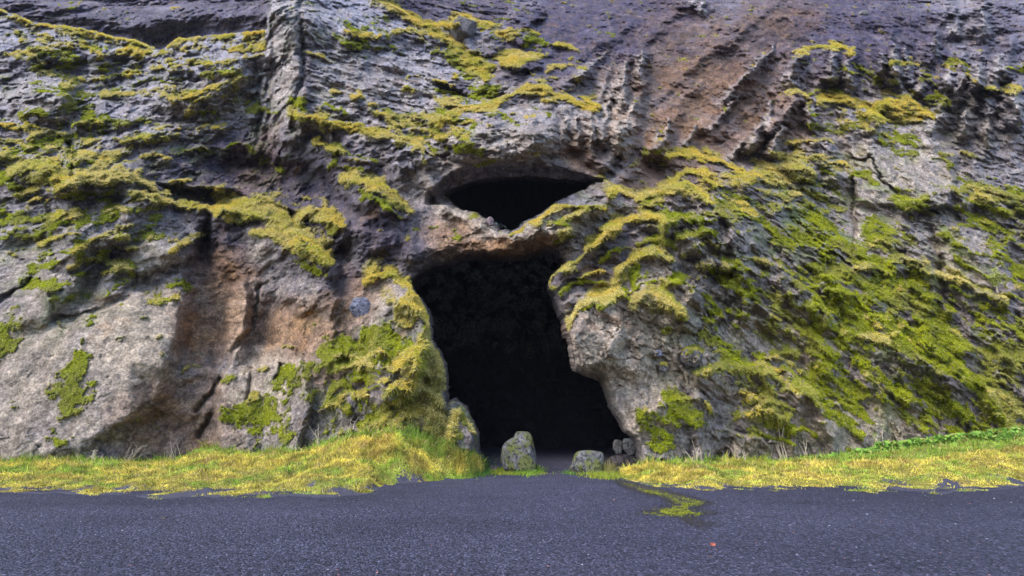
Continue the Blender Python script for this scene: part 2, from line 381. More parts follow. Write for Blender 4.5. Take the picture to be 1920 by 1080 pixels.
ledge([(245, 364), (300, 380), (345, 386), (420, 392)], 0.9, 36, 12, 10, kind='Y')
ledge([(322, 338), (360, 346), (410, 352)], 0.7, 12, 8, 5)
ledge([(-30, 350), (10, 345), (30, 352)], 0.7, 24, 10, 12, 'g')
ledge([(140, 235), (180, 222), (230, 225)], 0.4, 20, 10, 7, 'g')
ledge([(200, 180), (260, 175), (330, 185), (400, 165), (470, 140)], 0.5, 30, 10, 8)
ledge([(120, 160), (180, 150), (240, 140), (300, 132)], 0.5, 30, 10, 7)
ledge([(-20, 180), (60, 170), (110, 182)], 0.5, 30, 10, 0)
D_ = None
block([(300, 345), (345, 352), (440, 360), (560, 400), (560, 430), (470, 395), (330, 372)], -1.3, 8)   # dark slot under the lip
bulge(300, 210, 150, 60, 10, 0.8); bulge(90, 200, 60, 70, -30, 0.8)
bulge(180, 440, 120, 60, 25, 0.7)
crack([(128, 270), (134, 300), (138, 330)], 5, 1.0)
# --- buttress and striated wall left of the gully
block([(502, -320), (498, 60), (502, 130), (480, 200), (500, 265), (560, 275), (575, 180), (560, 100), (570, 30), (560, -320)], 0.7, 10, (0.6, 0))
crack([(566, -20), (562, 60), (570, 110), (556, 170), (552, 240)], 6, 0.9)
crack([(490, 150), (488, 210), (478, 260)], 5, 0.7)
for k, (yy, a) in enumerate([(95, .35), (120, .25), (140, .4), (158, .3), (176, .35), (196, .35), (214, .3)]):
    ledge([(575, yy), (640, yy+6+k*2), (720, yy+22+k*4), (800, yy+48+k*5), (860, yy+70+k*5)], a, 10, 5, 0)
ledge([(548, 212), (600, 222), (650, 242), (700, 252), (750, 262), (788, 276), (802, 302)], 1.0, 26, 14, 13, drape=0.6, kind='Y')
ledge([(592, 266), (640, 284), (682, 302)], 0.7, 24, 8, 8)
ledge([(548, 192), (565, 198), (572, 206)], 0.5, 10, 8, 9, 'g')
ledge([(610, 200), (640, 212)], 0.4, 12, 8, 6, 'g')
ledge([(672, 178), (690, 195), (715, 215), (742, 240)], 0.6, 22, 10, 11)
ledge([(640, 334), (690, 344), (738, 364), (768, 398)], 1.1, 26, 12, 20, drape=0.5, kind='Y')
ledge([(680, 372), (712, 380), (748, 408)], 0.7, 24, 10, 14, 'g')
ledge([(778, 240), (800, 244), (820, 262)], 0.5, 16, 10, 14)
ledge([(650, 60), (700, 70), (760, 60), (830, 72), (850, 85)], 0.7, 22, 10, 6)
ledge([(640, 40), (670, 60), (680, 80)], 0.5, 22, 10, 6, 'g')
block([(815, 148), (850, 165), (880, 178), (858, 186), (826, 176)], -1.2, 4)
ridge([(700, -20), (742, 16), (792, 52), (838, 70), (872, 100), (898, 138)], 1.0, 22)
for a, b, c, d in [(730, 6, 40, 12), (770, 32, 34, 12), (812, 58, 34, 12), (852, 82, 28, 15), (884, 112, 20, 22), (905, 135, 20, 12)]:
    splat(MY, a, b, c, d, -38, 1.0, 0.3)
for a, b, c, d in [(850, 110, 30, 12), (880, 130, 14, 20)]: splat(MG, a, b, c, d, -45, 0.9, 0.35)
splat(MG, 560, 190, 16, 9, 0, 1, 0.3); splat(MG, 650, 78, 28, 8, -30, 0.7, 0.4); splat(MG, 670, 88, 26, 8, -10, .7, .4)
# --- gully with pale boulders
bulge(868, 45, 26, 22, 0, 1.3, 1.6); bulge(905, 80, 50, 32, -20, 1.2, 1.4); bulge(975, 65, 40, 26, 0, 1.0); bulge(990, 30, 40, 26, 20, 1.5, 1.4)
bulge(975, 118, 50, 24, 0, 1.2, 1.5); bulge(935, 155, 60, 26, 10, 0.9, 1.3)
for a, b, c, d in [(868, 32, 24, 8), (842, 46, 26, 8), (905, 48, 26, 8), (950, 64, 22, 10), (970, 104, 42, 10), (1000, 104, 26, 9), (958, 112, 30, 12), (905, 130, 26, 12)]:
    splat(MY, a, b, c, d, 0, 1.0, 0.3)
splat(MG, 905, 172, 34, 12, 15, 0.9, 0.3)
# --- forehead over the eye
ledge([(835, 194), (862, 200), (895, 204), (930, 200), (952, 180), (985, 162), (1022, 164), (1052, 182), (1085, 192), (1120, 204)], 1.6, 70, 16, 14, drape=0.5, kind='Y')
ledge([(815, 232), (840, 222), (880, 212), (925, 210)], 0.6, 24, 10, 14, kind='Y')
ledge([(822, 262), (850, 252), (878, 268)], 0.6, 24, 10, 12)
ledge([(800, 250), (818, 248), (832, 262), (838, 280)], 0.4, 20, 10, 12, 'g')
ledge([(1120, 204), (1150, 212), (1180, 240)], 0.6, 20, 10, 0)
splat(MG, 905, 200, 20, 6, 0, .6, .4); splat(MG, 905, 305, 22, 4, 8, 1.0, .4); splat(MG, 855, 185, 10, 20, 30, .5, .4)
bulge(950, 262, 140, 62, 0, 2.2); ridge([(770, 470), (860, 452), (935, 458), (1000, 450), (1070, 420), (1140, 372)], 1.3, 24); ridge([(806, 340), (830, 385), (880, 415), (940, 440)], 0.8, 13); bulge(1010, 250, 50, 45, 20, 0.8, 1.3)
LIP = [(812, 356), (824, 336), (848, 320), (880, 308), (950, 297), (1010, 301), (1060, 314), (1100, 326), (1128, 332)]
# --- drips right of the forehead
for x0, y0, x1, y1, a in [(1060, 210, 1080, 275, .5), (1100, 215, 1108, 290, .6), (1120, 225, 1125, 300, .7), (1140, 130, 1120, 200, .9), (1175, 110, 1160, 250, 1.2), (1205, 105, 1185, 240, 1.2), (1160, 230, 1135, 310, 1.2), (1190, 230, 1165, 300, 1.0), (1130, 120, 1060, 160, .9), (1225, 250, 1215, 290, .8), (1250, 235, 1240, 280, .9)]:
    ridge([(x0, y0), ((x0+x1)/2+6, (y0+y1)/2), (x1, y1)], 1.5*a, 11); splat(tone[..., 1], (x0+x1)/2, (y0+y1)/2, 15, abs(y1-y0)/2+14, -math.degrees(math.atan2(x0-x1, y1-y0)), 0.75, 0.5)
# --- ridges of the brown scree
for x0, y0, x1, y1, a in [(1240, 215, 1300, 165, .5), (1230, 190, 1330, 100, .5), (1350, 200, 1420, 120, .9), (1300, 250, 1390, 170, .6), (1420, 110, 1480, 90, .9), (1460, 160, 1500, 110, .8), (1330, 260, 1420, 190, .5), (1240, 250, 1270, 215, .6), (1440, 240, 1490, 190, .9), (1400, 280, 1450, 230, 1.0), (1290, 130, 1400, 20, .5), (1350, 90, 1470, -10, .6), (1170, 120, 1280, 10, .6), (1080, 110, 1180, 50, .5)]:
    ridge([(x0, y0), (x1, y1)], 1.3*a, 11)
# --- upper right
ledge([(1495, 100), (1520, 92), (1560, 90), (1600, 98)], 1.6, 46, 12, 10, kind='Y')
ledge([(1470, 175), (1495, 168), (1515, 185), (1518, 205)], 1.0, 36, 10, 11)
ledge([(1535, 192), (1580, 190), (1620, 200), (1650, 224)], 1.2, 34, 12, 14, kind='Y')
ledge([(1635, 212), (1660, 196), (1705, 194), (1745, 224)], 1.4, 40, 20, 24, drape=0.3, kind='Y')
ledge([(1478, 272), (1520, 262), (1560, 268)], 0.8, 22, 10, 10)
ledge([(1490, 292), (1540, 296), (1590, 318)], 0.8, 22, 10, 12)
ledge([(1690, 130), (1740, 150), (1780, 150)], 0.6, 30, 10, 0)
ledge([(1530, 215), (1560, 212)], 0.4, 14, 8, 6, 'g')
ledge([(1770, 290), (1800, 286), (1830, 298)], 0.5, 20, 8, 7)
block([(1585, 215), (1640, 225), (1760, 240), (1790, 300), (1780, 380), (1700, 400), (1610, 380), (1592, 290)], 0.9, 8, (0, 0.4))
crack([(1594, 296), (1615, 303), (1634, 296), (1646, 320), (1660, 340), (1680, 360)], 2.4, 0.55)
crack([(1592, 300), (1610, 322), (1640, 345)], 8, 0.4)
for x0, y0, a, l in [(1650, 110, 1.4, 50), (1670, 90, 1.5, 60), (1690, 110, 1.2, 50), (1800, 140, 1.3, 60), (1780, 170, 1.0, 50), (1840, 130, 1.4, 50), (1860, 170, 1.0, 70), (1890, 110, 1.2, 60), (1905, 190, 1.2, 60), (1820, 210, 1.0, 70), (1600, 120, 1.0, 50), (1560, 115, 1.0, 50), (1530, 150, 1.0, 50), (1480, 200, 1.0, 50), (1450, 250, 1.0, 40), (1745, 90, 1.0, 50), (1840, 20, 1.0, 60), (1775, 10, .8, 60)]:
    ridge([(x0+4, y0-l/2), (x0-6, y0+l/2)], 1.3*a, 12); splat(tone[..., 1], x0, y0-6, 11, l/2, 5, 0.6, 0.5)
bulge(1845, 150, 45, 25, -30, 1.0, 1.5); crack([(1815, 165), (1850, 180), (1870, 190)], 10, 1.3)
# --- cheek ridge and right flank of the mouth
ridge([(955, 445), (1000, 425), (1060, 388), (1110, 360), (1160, 335), (1205, 300), (1240, 280)], 1.1, 16)
ledge([(1000, 418), (1030, 398), (1060, 378), (1098, 376)], 0.5, 30, 12, 12, kind='Y')
ledge([(1024, 396), (1060, 376), (1092, 384)], 0.4, 20, 12, 14, kind='Y')
ledge([(1085, 402), (1110, 390), (1142, 392)], 0.5, 20, 10, 11)
ledge([(1130, 366), (1160, 358), (1185, 372)], 0.6, 20, 10, 15, kind='Y')
ledge([(1040, 440), (1070, 432)], 0.3, 16, 8, 8)
ledge([(968, 430), (990, 418), (1004, 420)], 0.3, 16, 8, 9)
splat(MG, 1212, 285, 5, 9, 0, .9, .3); splat(MG, 1232, 284, 14, 4, 0, .8, .4)
ledge([(1250, 296), (1300, 288), (1345, 306), (1400, 324)], 1.0, 24, 12, 12, kind='Y')
ledge([(1400, 336), (1440, 318), (1505, 316), (1520, 330)], 1.1, 26, 24, 26, kind='Y')
ledge([(1330, 330), (1400, 350), (1460, 370), (1500, 372)], 0.8, 24, 14, 14)
ledge([(1260, 345), (1290, 325), (1320, 325), (1345, 350)], 1.0, 30, 14, 15, kind='Y')
ledge([(1210, 372), (1240, 356), (1290, 352), (1320, 380)], 1.0, 30, 14, 18, kind='Y')
ledge([(1140, 432), (1165, 418), (1200, 412), (1245, 414)], 1.2, 30, 14, 18, kind='Y')
ledge([(1250, 430), (1280, 408), (1330, 418)], 0.9, 26, 16, 22, 'g')
ledge([(1060, 500), (1090, 480), (1120, 458), (1140, 440), (1158, 430)], 1.0, 40, 12, 16, drape=0.5, kind='Y')
ledge([(1028, 535), (1040, 518), (1062, 502)], 0.8, 30, 10, 15, drape=0.6, kind='Y')
ledge([(1065, 610), (1085, 580), (1120, 565), (1160, 560)], 0.9, 30, 18, 20, drape=0.4, kind='Y')
splat(MY, 1135, 548, 34, 24, 35, 1.0, 0.3); splat(MY, 1165, 515, 22, 16, 50, 1.0, .3)
ledge([(1160, 510), (1185, 486), (1225, 478), (1250, 492)], 0.9, 34, 14, 20, kind='Y')
splat(MG, 1190, 515, 10, 24, 0, 1.0, .3)
ledge([(1200, 460), (1230, 450), (1262, 468)], 0.6, 22, 12, 14, 'g')
ledge([(1186, 578), (1215, 556), (1240, 560), (1285, 588)], 1.0, 28, 24, 28, drape=0.35, kind='Y')
ledge([(1310, 498), (1350, 492), (1395, 506)], 0.6, 20, 12, 14)
bulge(1110, 660, 90, 60, -50, 0.7); bulge(1290, 462, 40, 30, 0, 0.7); bulge(1180, 650, 90, 50, -60, 0.6)
bulge(1298, 668, 20, 17, 0, 0.6, 1.6); bulge(1243, 686, 11, 11, 0, 0.35, 1.6); bulge(1235, 662, 9, 7, 0, 0.3, 1.6)
splat(MG, 1300, 656, 20, 8, 0, 1, .3); splat(MG, 1246, 680, 8, 5, 0, 1, .3); splat(MG, 1250, 620, 12, 8, 0, .9, .3)
splat(MG, 1262, 525, 18, 10, 10, 1, .3)
# --- right face, tilted slabs and moss streaks
block([(1605, 380), (1600, 470), (1640, 500), (1720, 520), (1760, 560), (1740, 480), (1690, 400)], 0.5, 8)
block([(1740, 400), (1800, 420), (1880, 470), (1900, 560), (1820, 540), (1770, 520)], 0.6, 8, (0.4, 0))
block([(1340, 380), (1400, 430), (1500, 560), (1560, 700), (1500, 660), (1380, 520)], 0.5, 16)
crack([(1600, 330), (1606, 420), (1602, 470)], 5, 0.6); crack([(1750, 430), (1765, 520), (1780, 560)], 6, 0.5)
ledge([(1700, 384), (1740, 362), (1790, 358), (1815, 380)], 0.8, 24, 12, 13)
ledge([(1790, 352), (1840, 352), (1890, 372), (1920, 378)], 0.8, 24, 12, 14, 'g')
ledge([(1755, 516), (1800, 530), (1840, 552), (1880, 570)], 0.9, 26, 12, 16, kind='Y')
ledge([(1600, 510), (1632, 498), (1668, 512)], 0.6, 20, 12, 13, kind='Y')
ledge([(1675, 494), (1705, 494), (1738, 514)], 0.5, 20, 12, 13, kind='Y')
ledge([(1625, 462), (1650, 470), (1672, 492)], 0.5, 20, 12, 10)
ledge([(1460, 392), (1480, 386), (1500, 398)], 0.5, 16, 10, 11)
ledge([(1895, 545), (1920, 540), (1950, 545)], 0.5, 20, 10, 12)
ledge([(1590, 630), (1640, 636), (1700, 662), (1760, 690), (1800, 714)], 0.6, 22, 12, 13)
ledge([(1460, 516), (1490, 530), (1530, 560), (1550, 590)], 0.6, 22, 12, 13)
ledge([(1790, 690), (1840, 720), (1870, 760), (1890, 800)], 0.8, 26, 10, 11)
ledge([(1400, 480), (1460, 500), (1500, 540)], 0.6, 22, 12, 8)
ledge([(1880, 470), (1905, 440), (1930, 440)], 0.5, 20, 10, 12)
ledge([(1490, 700), (1530, 740), (1560, 800)], 0.9, 60, 14, 0)
ledge([(1215, 770), (1260, 755), (1310, 750), (1335, 775)], 0.6, 26, 12, 18)
ledge([(1315, 700), (1360, 684), (1420, 690), (1470, 720), (1500, 750)], 0.7, 40, 14, 18)
crack([(1330, 870), (1345, 855), (1362, 850), (1372, 870)], 8, 1.2)
crack([(1280, 875), (1290, 850), (1295, 830)], 5, 0.5)
# --- left of the mouth: cushion ledge, hollows, slabs
ledge([(405, 400), (440, 388), (480, 386), (530, 404), (552, 434), (590, 458), (622, 496)], 2.0, 60, 18, 30, drape=0.15, taper=10, kind='Y')
ledge([(478, 440), (510, 444), (560, 462), (600, 480), (622, 497)], 0.8, 50, 16, 26, drape=0.15, kind='Y')
splat(MG, 548, 438, 28, 7, -25, .9, .3); splat(MG, 582, 500, 30, 7, -25, .9, .35)
ledge([(560, 408), (580, 396), (612, 396), (642, 420)], 1.4, 34, 14, 18, drape=0.5, kind='Y')
splat(MG, 628, 425, 12, 16, -20, 1, .3); splat(MG, 585, 397, 22, 6, -5, 1, .3)
block([(355, 500), (385, 440), (420, 470), (445, 560), (440, 640), (400, 690), (350, 680), (345, 600)], -1.4, 16)       # brown hollow
block([(500, 560), (560, 575), (640, 590), (660, 640), (560, 680), (450, 690), (470, 620)], -0.8, 18)                   # second hollow
bulge(445, 590, 32, 90, -4, 1.0, 1.2)
block([(50, 640), (150, 575), (240, 552), (350, 548), (356, 600), (318, 700), (300, 760), (230, 800), (140, 850), (20, 870), (-60, 760)], 0.9, 20, (0.4, 0.1))
block([(262, 700), (300, 700), (312, 760), (330, 790), (300, 880), (245, 880), (250, 830), (270, 790)], -0.7, 30)
block([(330, 720), (390, 700), (415, 740), (400, 880), (330, 880)], -0.4, 12)
crack([(415, 710), (390, 745), (375, 765)], 5, 0.5); crack([(400, 780), (385, 800), (372, 815)], 5, 0.6)
block([(412, 700), (440, 660), (475, 640), (560, 650), (590, 760), (560, 860), (420, 880), (408, 800)], 0.9, 8, (0, 0.2))
crack([(487, 540), (478, 600), (440, 660), (412, 710)], 4, 0.5)
crack([(530, 680), (524, 700), (518, 705)], 5, 0.7); crack([(470, 690), (466, 730), (460, 750)], 4, 0.4)
crack([(240, 556), (180, 578), (100, 600)], 5, 0.5); crack([(0, 560), (40, 540), (60, 520)], 4, 0.5)
bulge(90, 560, 100, 50, 40, 0.7); bulge(210, 530, 60, 30, 30, 0.8, 1.3); bulge(290, 480, 70, 50, 30, 0.7, 1.2)
block([(160, 520), (190, 500), (260, 520), (300, 545), (240, 556), (180, 575)], -0.25, 10)
for a in [(465, 402, 50, 15, 5), (525, 424, 32, 20, -30), (560, 462, 44, 14, -28), (600, 482, 24, 11, -40), (445, 408, 30, 14, 0), (1135, 545, 40, 20, 40), (1230, 572, 40, 20, -10), (1465, 332, 46, 18, 0), (1690, 212, 44, 16, -10), (600, 404, 30, 10, 0), (85, 330, 40, 14, 0), (200, 336, 70, 9, 5), (1000, 172, 36, 9, 0), (740, 375, 30, 12, -35)]: splat(MY, *a, 1.0, .5, .6)
# --- lobe at the left of the mouth
bulge(748, 650, 78, 150, -8, 1.7, 1.5)
ledge([(680, 532), (705, 516), (735, 514), (765, 540), (785, 580), (800, 610)], 0.8, 40, 12, 26, drape=0.35, kind='Y')
splat(MY, 770, 578, 28, 36, -30, 1, .3)
splat(MG, 798, 640, 8, 26, 0, 1, .3)
ledge([(735, 690), (765, 664), (800, 658), (828, 682), (838, 712)], 0.5, 30, 16, 26, drape=0.5, kind='Y')
splat(MY, 790, 690, 42, 22, 0, 1, .3)
ledge([(720, 742), (750, 722), (790, 726), (825, 750)], 0.4, 30, 14, 22, drape=0.5, kind='Y')
splat(MY, 730, 560, 30, 14, -50, .5, .5); splat(MY, 815, 700, 22, 60, 5, .9, .4); splat(MY, 820, 800, 40, 40, 0, .85, .5); splat(MY, 770, 730, 40, 30, 0, .8, .5); splat(MY, 740, 800, 60, 20, 0, .8, .5); splat(MY, 775, 765, 46, 22, -10, 1, .3); splat(MY, 800, 745, 26, 40, 0, 1, .3)
ledge([(690, 800), (740, 775), (790, 775), (850, 800)], 0.3, 30, 14, 18)
ledge([(640, 690), (680, 684), (720, 696)], 0.4, 26, 14, 13)
ledge([(640, 750), (690, 738), (730, 750)], 0.4, 26, 14, 16)
bulge(868, 810, 36, 62, 8, 0.9, 1.5); splat(MY, 850, 780, 16, 26, 0, .9, .4); splat(MG, 840, 820, 24, 30, 0, .9, .4)
splat(MG, 875, 790, 8, 22, 20, .8, .4); splat(MY, 885, 800, 7, 18, 20, .8, .4)
bulge(690, 440, 70, 50, -20, 0.6); bulge(700, 380, 60, 40, -30, 0.5)

bulge(520, 335, 190, 48, -14, -1.5); bulge(640, 500, 30, 60, -10, -0.8); bulge(395, 455, 34, 60, 0, -1.0)
bulge(1110, 640, 70, 110, -38, 0.9, 1.3); bulge(1240, 560, 90, 110, -20, 0.3); bulge(1330, 420, 150, 90, -20, 1.0); bulge(1480, 640, 70, 120, 35, -0.8); bulge(1640, 640, 90, 170, 25, 0.9)
bulge(150, 330, 150, 60, -5, 1.0); bulge(80, 180, 90, 70, 0, 0.8); bulge(380, 160, 110, 70, 10, 0.8); bulge(690, 370, 90, 40, -30, 0.8)
crack([(512, 60), (508, 140), (500, 260)], 9, 0.8)
SP = np.zeros_like(X_)
def spire(x, y, h, w, a, lean=0.0):
    s = win(x-2.5*w-abs(lean)*h, y-8, x+2.5*w+abs(lean)*h, y+h+8, 20)
    t = (VW[s]-y+6*fine[s])/h; du = UW[s]-x-lean*h*t; ww = w*(0.3+0.75*np.clip(t, 0, 1))*(1+0.35*fine[s])
    p = np.exp(-(du/ww)**2)*sstep(-0.03, 0.07, t)*(1-sstep(0.55, 1.1, t))
    D[s] -= 1.35*a*p; SP[s] = np.maximum(SP[s], np.clip(1.7*p-0.2, 0, 1))
for a in [(1655, 95, 60, 13, 1.8, 0), (1676, 78, 95, 16, 2.2, 0), (1697, 84, 80, 10, 1.6, .1), (1722, 128, 60, 12, 1.2, 0), (1782, 120, 60, 15, 1.6, -.2), (1806, 136, 80, 13, 1.8, -.3), (1838, 124, 60, 22, 1.8, -.4), (1872, 96, 60, 20, 1.8, 0), (1898, 150, 90, 17, 1.8, .1), (1770, 180, 70, 14, 1.5, -.2), (1812, 205, 70, 14, 1.4, -.2), (1862, 205, 90, 15, 1.5, -.2), (1750, 60, 50, 12, 1.2, .2), (1790, 16, 60, 14, 1.0, 0), (1846, 4, 90, 17, 1.2, 0),
          (1505, 96, 90, 22, 1.6, -.4), (1560, 100, 70, 24, 1.8, 0), (1590, 108, 80, 18, 1.6, 0), (1455, 80, 80, 13, 1.4, -.9), (1412, 120, 90, 11, 1.3, -.9), (1385, 175, 80, 10, 1.2, -.8), (1450, 190, 70, 16, 1.6, -.5), (1420, 232, 60, 15, 1.6, -.4), (1462, 238, 66, 17, 1.6, -.3), (1390, 262, 50, 14, 1.3, -.6), (1310, 232, 50, 9, 1.0, -.8), (1255, 224, 60, 9, 1.2, -.3), (1232, 236, 50, 8, 1.0, 0), (1520, 180, 60, 15, 1.3, 0), (1300, -30, 50, 16, 1.2, 0.1), (1318, -10, 50, 12, 1.0, 0),
          (1132, 100, 50, 16, 1.4, -1.0), (1205, 92, 70, 14, 1.6, -.1), (1172, 108, 110, 15, 1.6, -.1), (1150, 170, 110, 15, 1.4, -.2), (1188, 190, 110, 14, 1.5, -.3), (1108, 210, 90, 8, 1.0, 0), (1082, 214, 70, 8, 0.9, 0), (1062, 220, 60, 8, 0.8, 0)]: spire(*a)
# --- many short shelves, each with its own bit of moss
r2 = random.Random(21)
def shelves(n, x0, y0, x1, y1, slope, ky, lo=22, hi=75):
    for _ in range(n):
        x = r2.uniform(x0, x1); y = r2.uniform(y0, y1); L = r2.uniform(lo, hi); sl = slope+r2.uniform(-0.25, 0.25)
        pts = [(x, y), (x+L*0.33, y+sl*L*0.33-r2.uniform(1, 7)), (x+L*0.66, y+sl*L*0.66-r2.uniform(0, 8)), (x+L, y+sl*L+r2.uniform(0, 7))]
        kd = r2.random(); t = r2.uniform(3, 11) if kd < ky else 0
        ledge(pts, r2.uniform(0.15, 0.5), r2.uniform(10, 30), r2.uniform(6, 14), t, 'y' if r2.random() < 0.65 else 'g', 0.4, 10)
shelves(30, -20, 90, 470, 330, -0.12, 0.75)
shelves(34, -20, 380, 330, 560, -0.35, 0.6)
shelves(30, 570, 30, 880, 300, 0.30, 0.45)
shelves(24, 820, 50, 1100, 260, 0.0, 0.6)
shelves(44, 1230, 320, 1900, 560, 0.45, 0.75)
shelves(34, 1330, 540, 1900, 800, 0.65, 0.75)
shelves(30, 1020, 380, 1300, 620, -0.45, 0.55)
shelves(26, 600, 650, 840, 830, 0.0, 0.8, 18, 50)
shelves(40, 1480, 120, 1900, 330, 0.2, 0.3)
shelves(20, 1380, 660, 1560, 820, 0.2, 0.6)
shelves(20, 420, 260, 760, 480, 0.15, 0.12)
# --- regional noise
def region(cx, cy, rx, ry, soft=0.5): 
    return (1-sstep(1-soft, 1+soft, np.sqrt(((UW-cx)/rx)**2+((VW-cy)/ry)**2)+0.2*fine)).astype(np.float32)
wStr = region(700, 160, 230, 150)                       # near-horizontal strata
wFar = np.clip(region(250, 0, 330, 70)+region(860, 10, 130, 40), 0, 1)
wScr = region(1290, 120, 280, 230)                      # diagonal scree
wDrp = np.clip(region(1760, 190, 240, 160)+region(1120, 230, 110, 110)*0.6+region(1480, 200, 110, 90)*.9, 0, 1)
wRgt = region(1640, 620, 420, 300)
wLft = region(140, 620, 330, 280)
def rot(a, sl, sx_):       # coords along / across a direction in the X-Z plane
    c, s_ = math.cos(R(a)), math.sin(R(a)); al = X_*c+Z_*s_; ac = -X_*s_+Z_*c
    return al*sl, ac*sx_
wSm = np.clip(region(1680, 300, 110, 100, .3)+region(1830, 490, 80, 80, .4)+region(1640, 430, 60, 70, .4)+region(240, 640, 130, 110, .4)+0.8*region(490, 740, 90, 110, .4)+0.7*region(70, 700, 110, 130, .4)+0.8*region(1620, 800, 150, 50, .4)+0.6*region(560, 620, 100, 50, .4)+0.5*region(1400, 660, 60, 60, .4), 0, 1)
Dbase = D.copy()
big = fbm(X_*0.16, Y_*0.16, Z_*0.16, 4, 0.5); D -= 1.7*big
mid = fbm(X_*0.5, Y_*0.5, Z_*0.5, 4, 0.45, 'r'); D -= (0.50*(1-0.7*wLft)*(1-0.8*wScr))*mid
a, b = rot(-12, 0.18, 1.7); D -= 0.22*wStr*fbm(a, Y_*0.1, b, 4, 0.6, 'r')
a, b = rot(-5, 0.12, 0.8); D -= 0.6*wFar*fbm(a, Y_*0.1, b, 4, 0.6, 'r')
a, b = rot(38, 0.16, 1.5); scr = fbm(a, Y_*0.1, b, 5, 0.62, 'r'); a, b = rot(42, 0.2, 2.2); b = b+2*lowt; D -= 0.22*wScr*scr+0.10*wScr*fbm(a, Y_*0.1, b, 4, 0.6, 'r')
a, b = rot(84, 0.26, 0.75); drp = fbm(a, Y_*0.5, b, 4, 0.5, 'r'); D -= 0.8*wDrp*drp
a, b = rot(-38, 0.3, 1.1); rgt = fbm(a, Y_*0.3, b, 5, 0.6, 'r'); D -= 0.28*wRgt*rgt
a, b = rot(50, 0.18, 0.5); D -= 0.28*wLft*fbm(a, Y_*0.2, b, 4, 0.5, 'r')
rest = np.clip(1-wStr-wScr-wLft, 0, 1)
D -= 0.16*rest*fbm(X_*0.9, Y_*0.9, Z_*1.2, 4, 0.5, 'b')
def terr(t):
    f = t-np.floor(t); return f*(1-sstep(0.82, 1.0, f))
wUL = region(220, 230, 330, 200); wC = region(700, 330, 200, 120)
lw = fbm(X_*0.22, Y_*0.22, Z_*0.22+5, 4, 0.6); am = np.clip(0.5+1.6*fbm(X_*0.3+8, Y_*0.3, Z_*0.5, 3), 0.1, 1.4)
D -= (0.75*wUL+0.35*wC+0.35*wStr)*am*(terr(Z_*0.42+3.2*lw+X_*0.04)-0.4)
D -= 0.07*(1-wLft)*(1-wScr)*am*(terr(Z_*1.3+4.5*lw+X_*0.1)-0.4)
a, b = rot(-40, 0.05, 0.55); D -= 0.5*wRgt*am*(terr(b+3.0*lw)-0.4)
a, b = rot(-40, 0.1, 1.5); D -= 0.25*wRgt*am*(terr(b+4.0*lw)-0.4)
a, b = rot(40, 0.1, 1.2); D -= 0.45*wScr*am*0.35*(terr(-b+3.0*lw)-0.4)
def facets(k, ang, sx_=1.0, sz_=1.0, seed=0):
    c_, s_ = math.cos(R(ang)), math.sin(R(ang))
    x = (X_*c_+Z_*s_)*k*sx_+0.5*fine+seed; z = (-X_*s_+Z_*c_)*k*sz_+0.5*lowt
    xi, zi = np.floor(x).astype(int), np.floor(z).astype(int)
    f1 = np.full(x.shape, 9.0, np.float32); f2 = f1.copy(); hh = np.zeros_like(f1)
    for dx in (-1, 0, 1):
        for dz in (-1, 0, 1):
            a_ = (xi+dx) & 255; b_ = (zi+dz) & 255; h = _perm[_perm[a_]+b_]; h2 = _perm[h+37]; h3 = _perm[h2+91]; h4 = _perm[h3+11]
            ox = x-(xi+dx+h/255.0); oz = z-(zi+dz+h2/255.0); d = np.sqrt(ox*ox+oz*oz)
            val = (h3/255.0-0.5)+(h4/255.0-0.5)*1.4*ox+(h2/255.0-0.4)*1.6*oz
            n1 = d < f1; f2 = np.where(n1, f1, np.minimum(f2, d)); hh = np.where(n1, val, hh); f1 = np.minimum(f1, d)
    return hh, f2-f1
fm = np.clip(0.6+1.5*fbm(X_*0.25+60, Y_*0.25, Z_*0.25, 3), 0.1, 1.3)
f, e = facets(0.55, 20, 1, 1.3); D -= 0.40*f*fm*(1-0.8*wScr)*(1-0.5*wLft)-0.10*np.exp(-(e/0.04)**2)*fm*(1-wScr)*(1-wLft)
f, e = facets(1.6, -15, 1, 1.4, 50); D -= 0.24*f*fm*(1-0.7*wLft)*(1-0.6*wScr)-0.04*np.exp(-(e/0.07)**2)*(1-wLft)
f, e = facets(3.4, 30, 1, 1.3, 90); D -= 0.085*f*(0.4+fm)*(1-0.6*wLft)
qm = np.clip(0.45+2.2*fbm(X_*0.28+90, Y_*0.28, Z_*0.28, 4, 0.6), 0.05, 1.3)
gran = fbm(X_*3.0, Y_*3.0, Z_*2.6, 4, 0.65); D -= (0.085*(1-0.5*wLft))*gran*qm
# erosion pits
pit = fbm(X_*1.7+30, Y_*1.7, Z_*2.2, 3, 0.5); D += 0.30*sstep(0.38, 0.6, pit)
kk = (0.72+0.28*sstep(0.2, 0.6, wRgt)*(1-wDrp))*(1-0.62*wSm)
D = Dbase-1.9*big*(1-0.4*wSm)+(D-Dbase+1.7*big)*kk

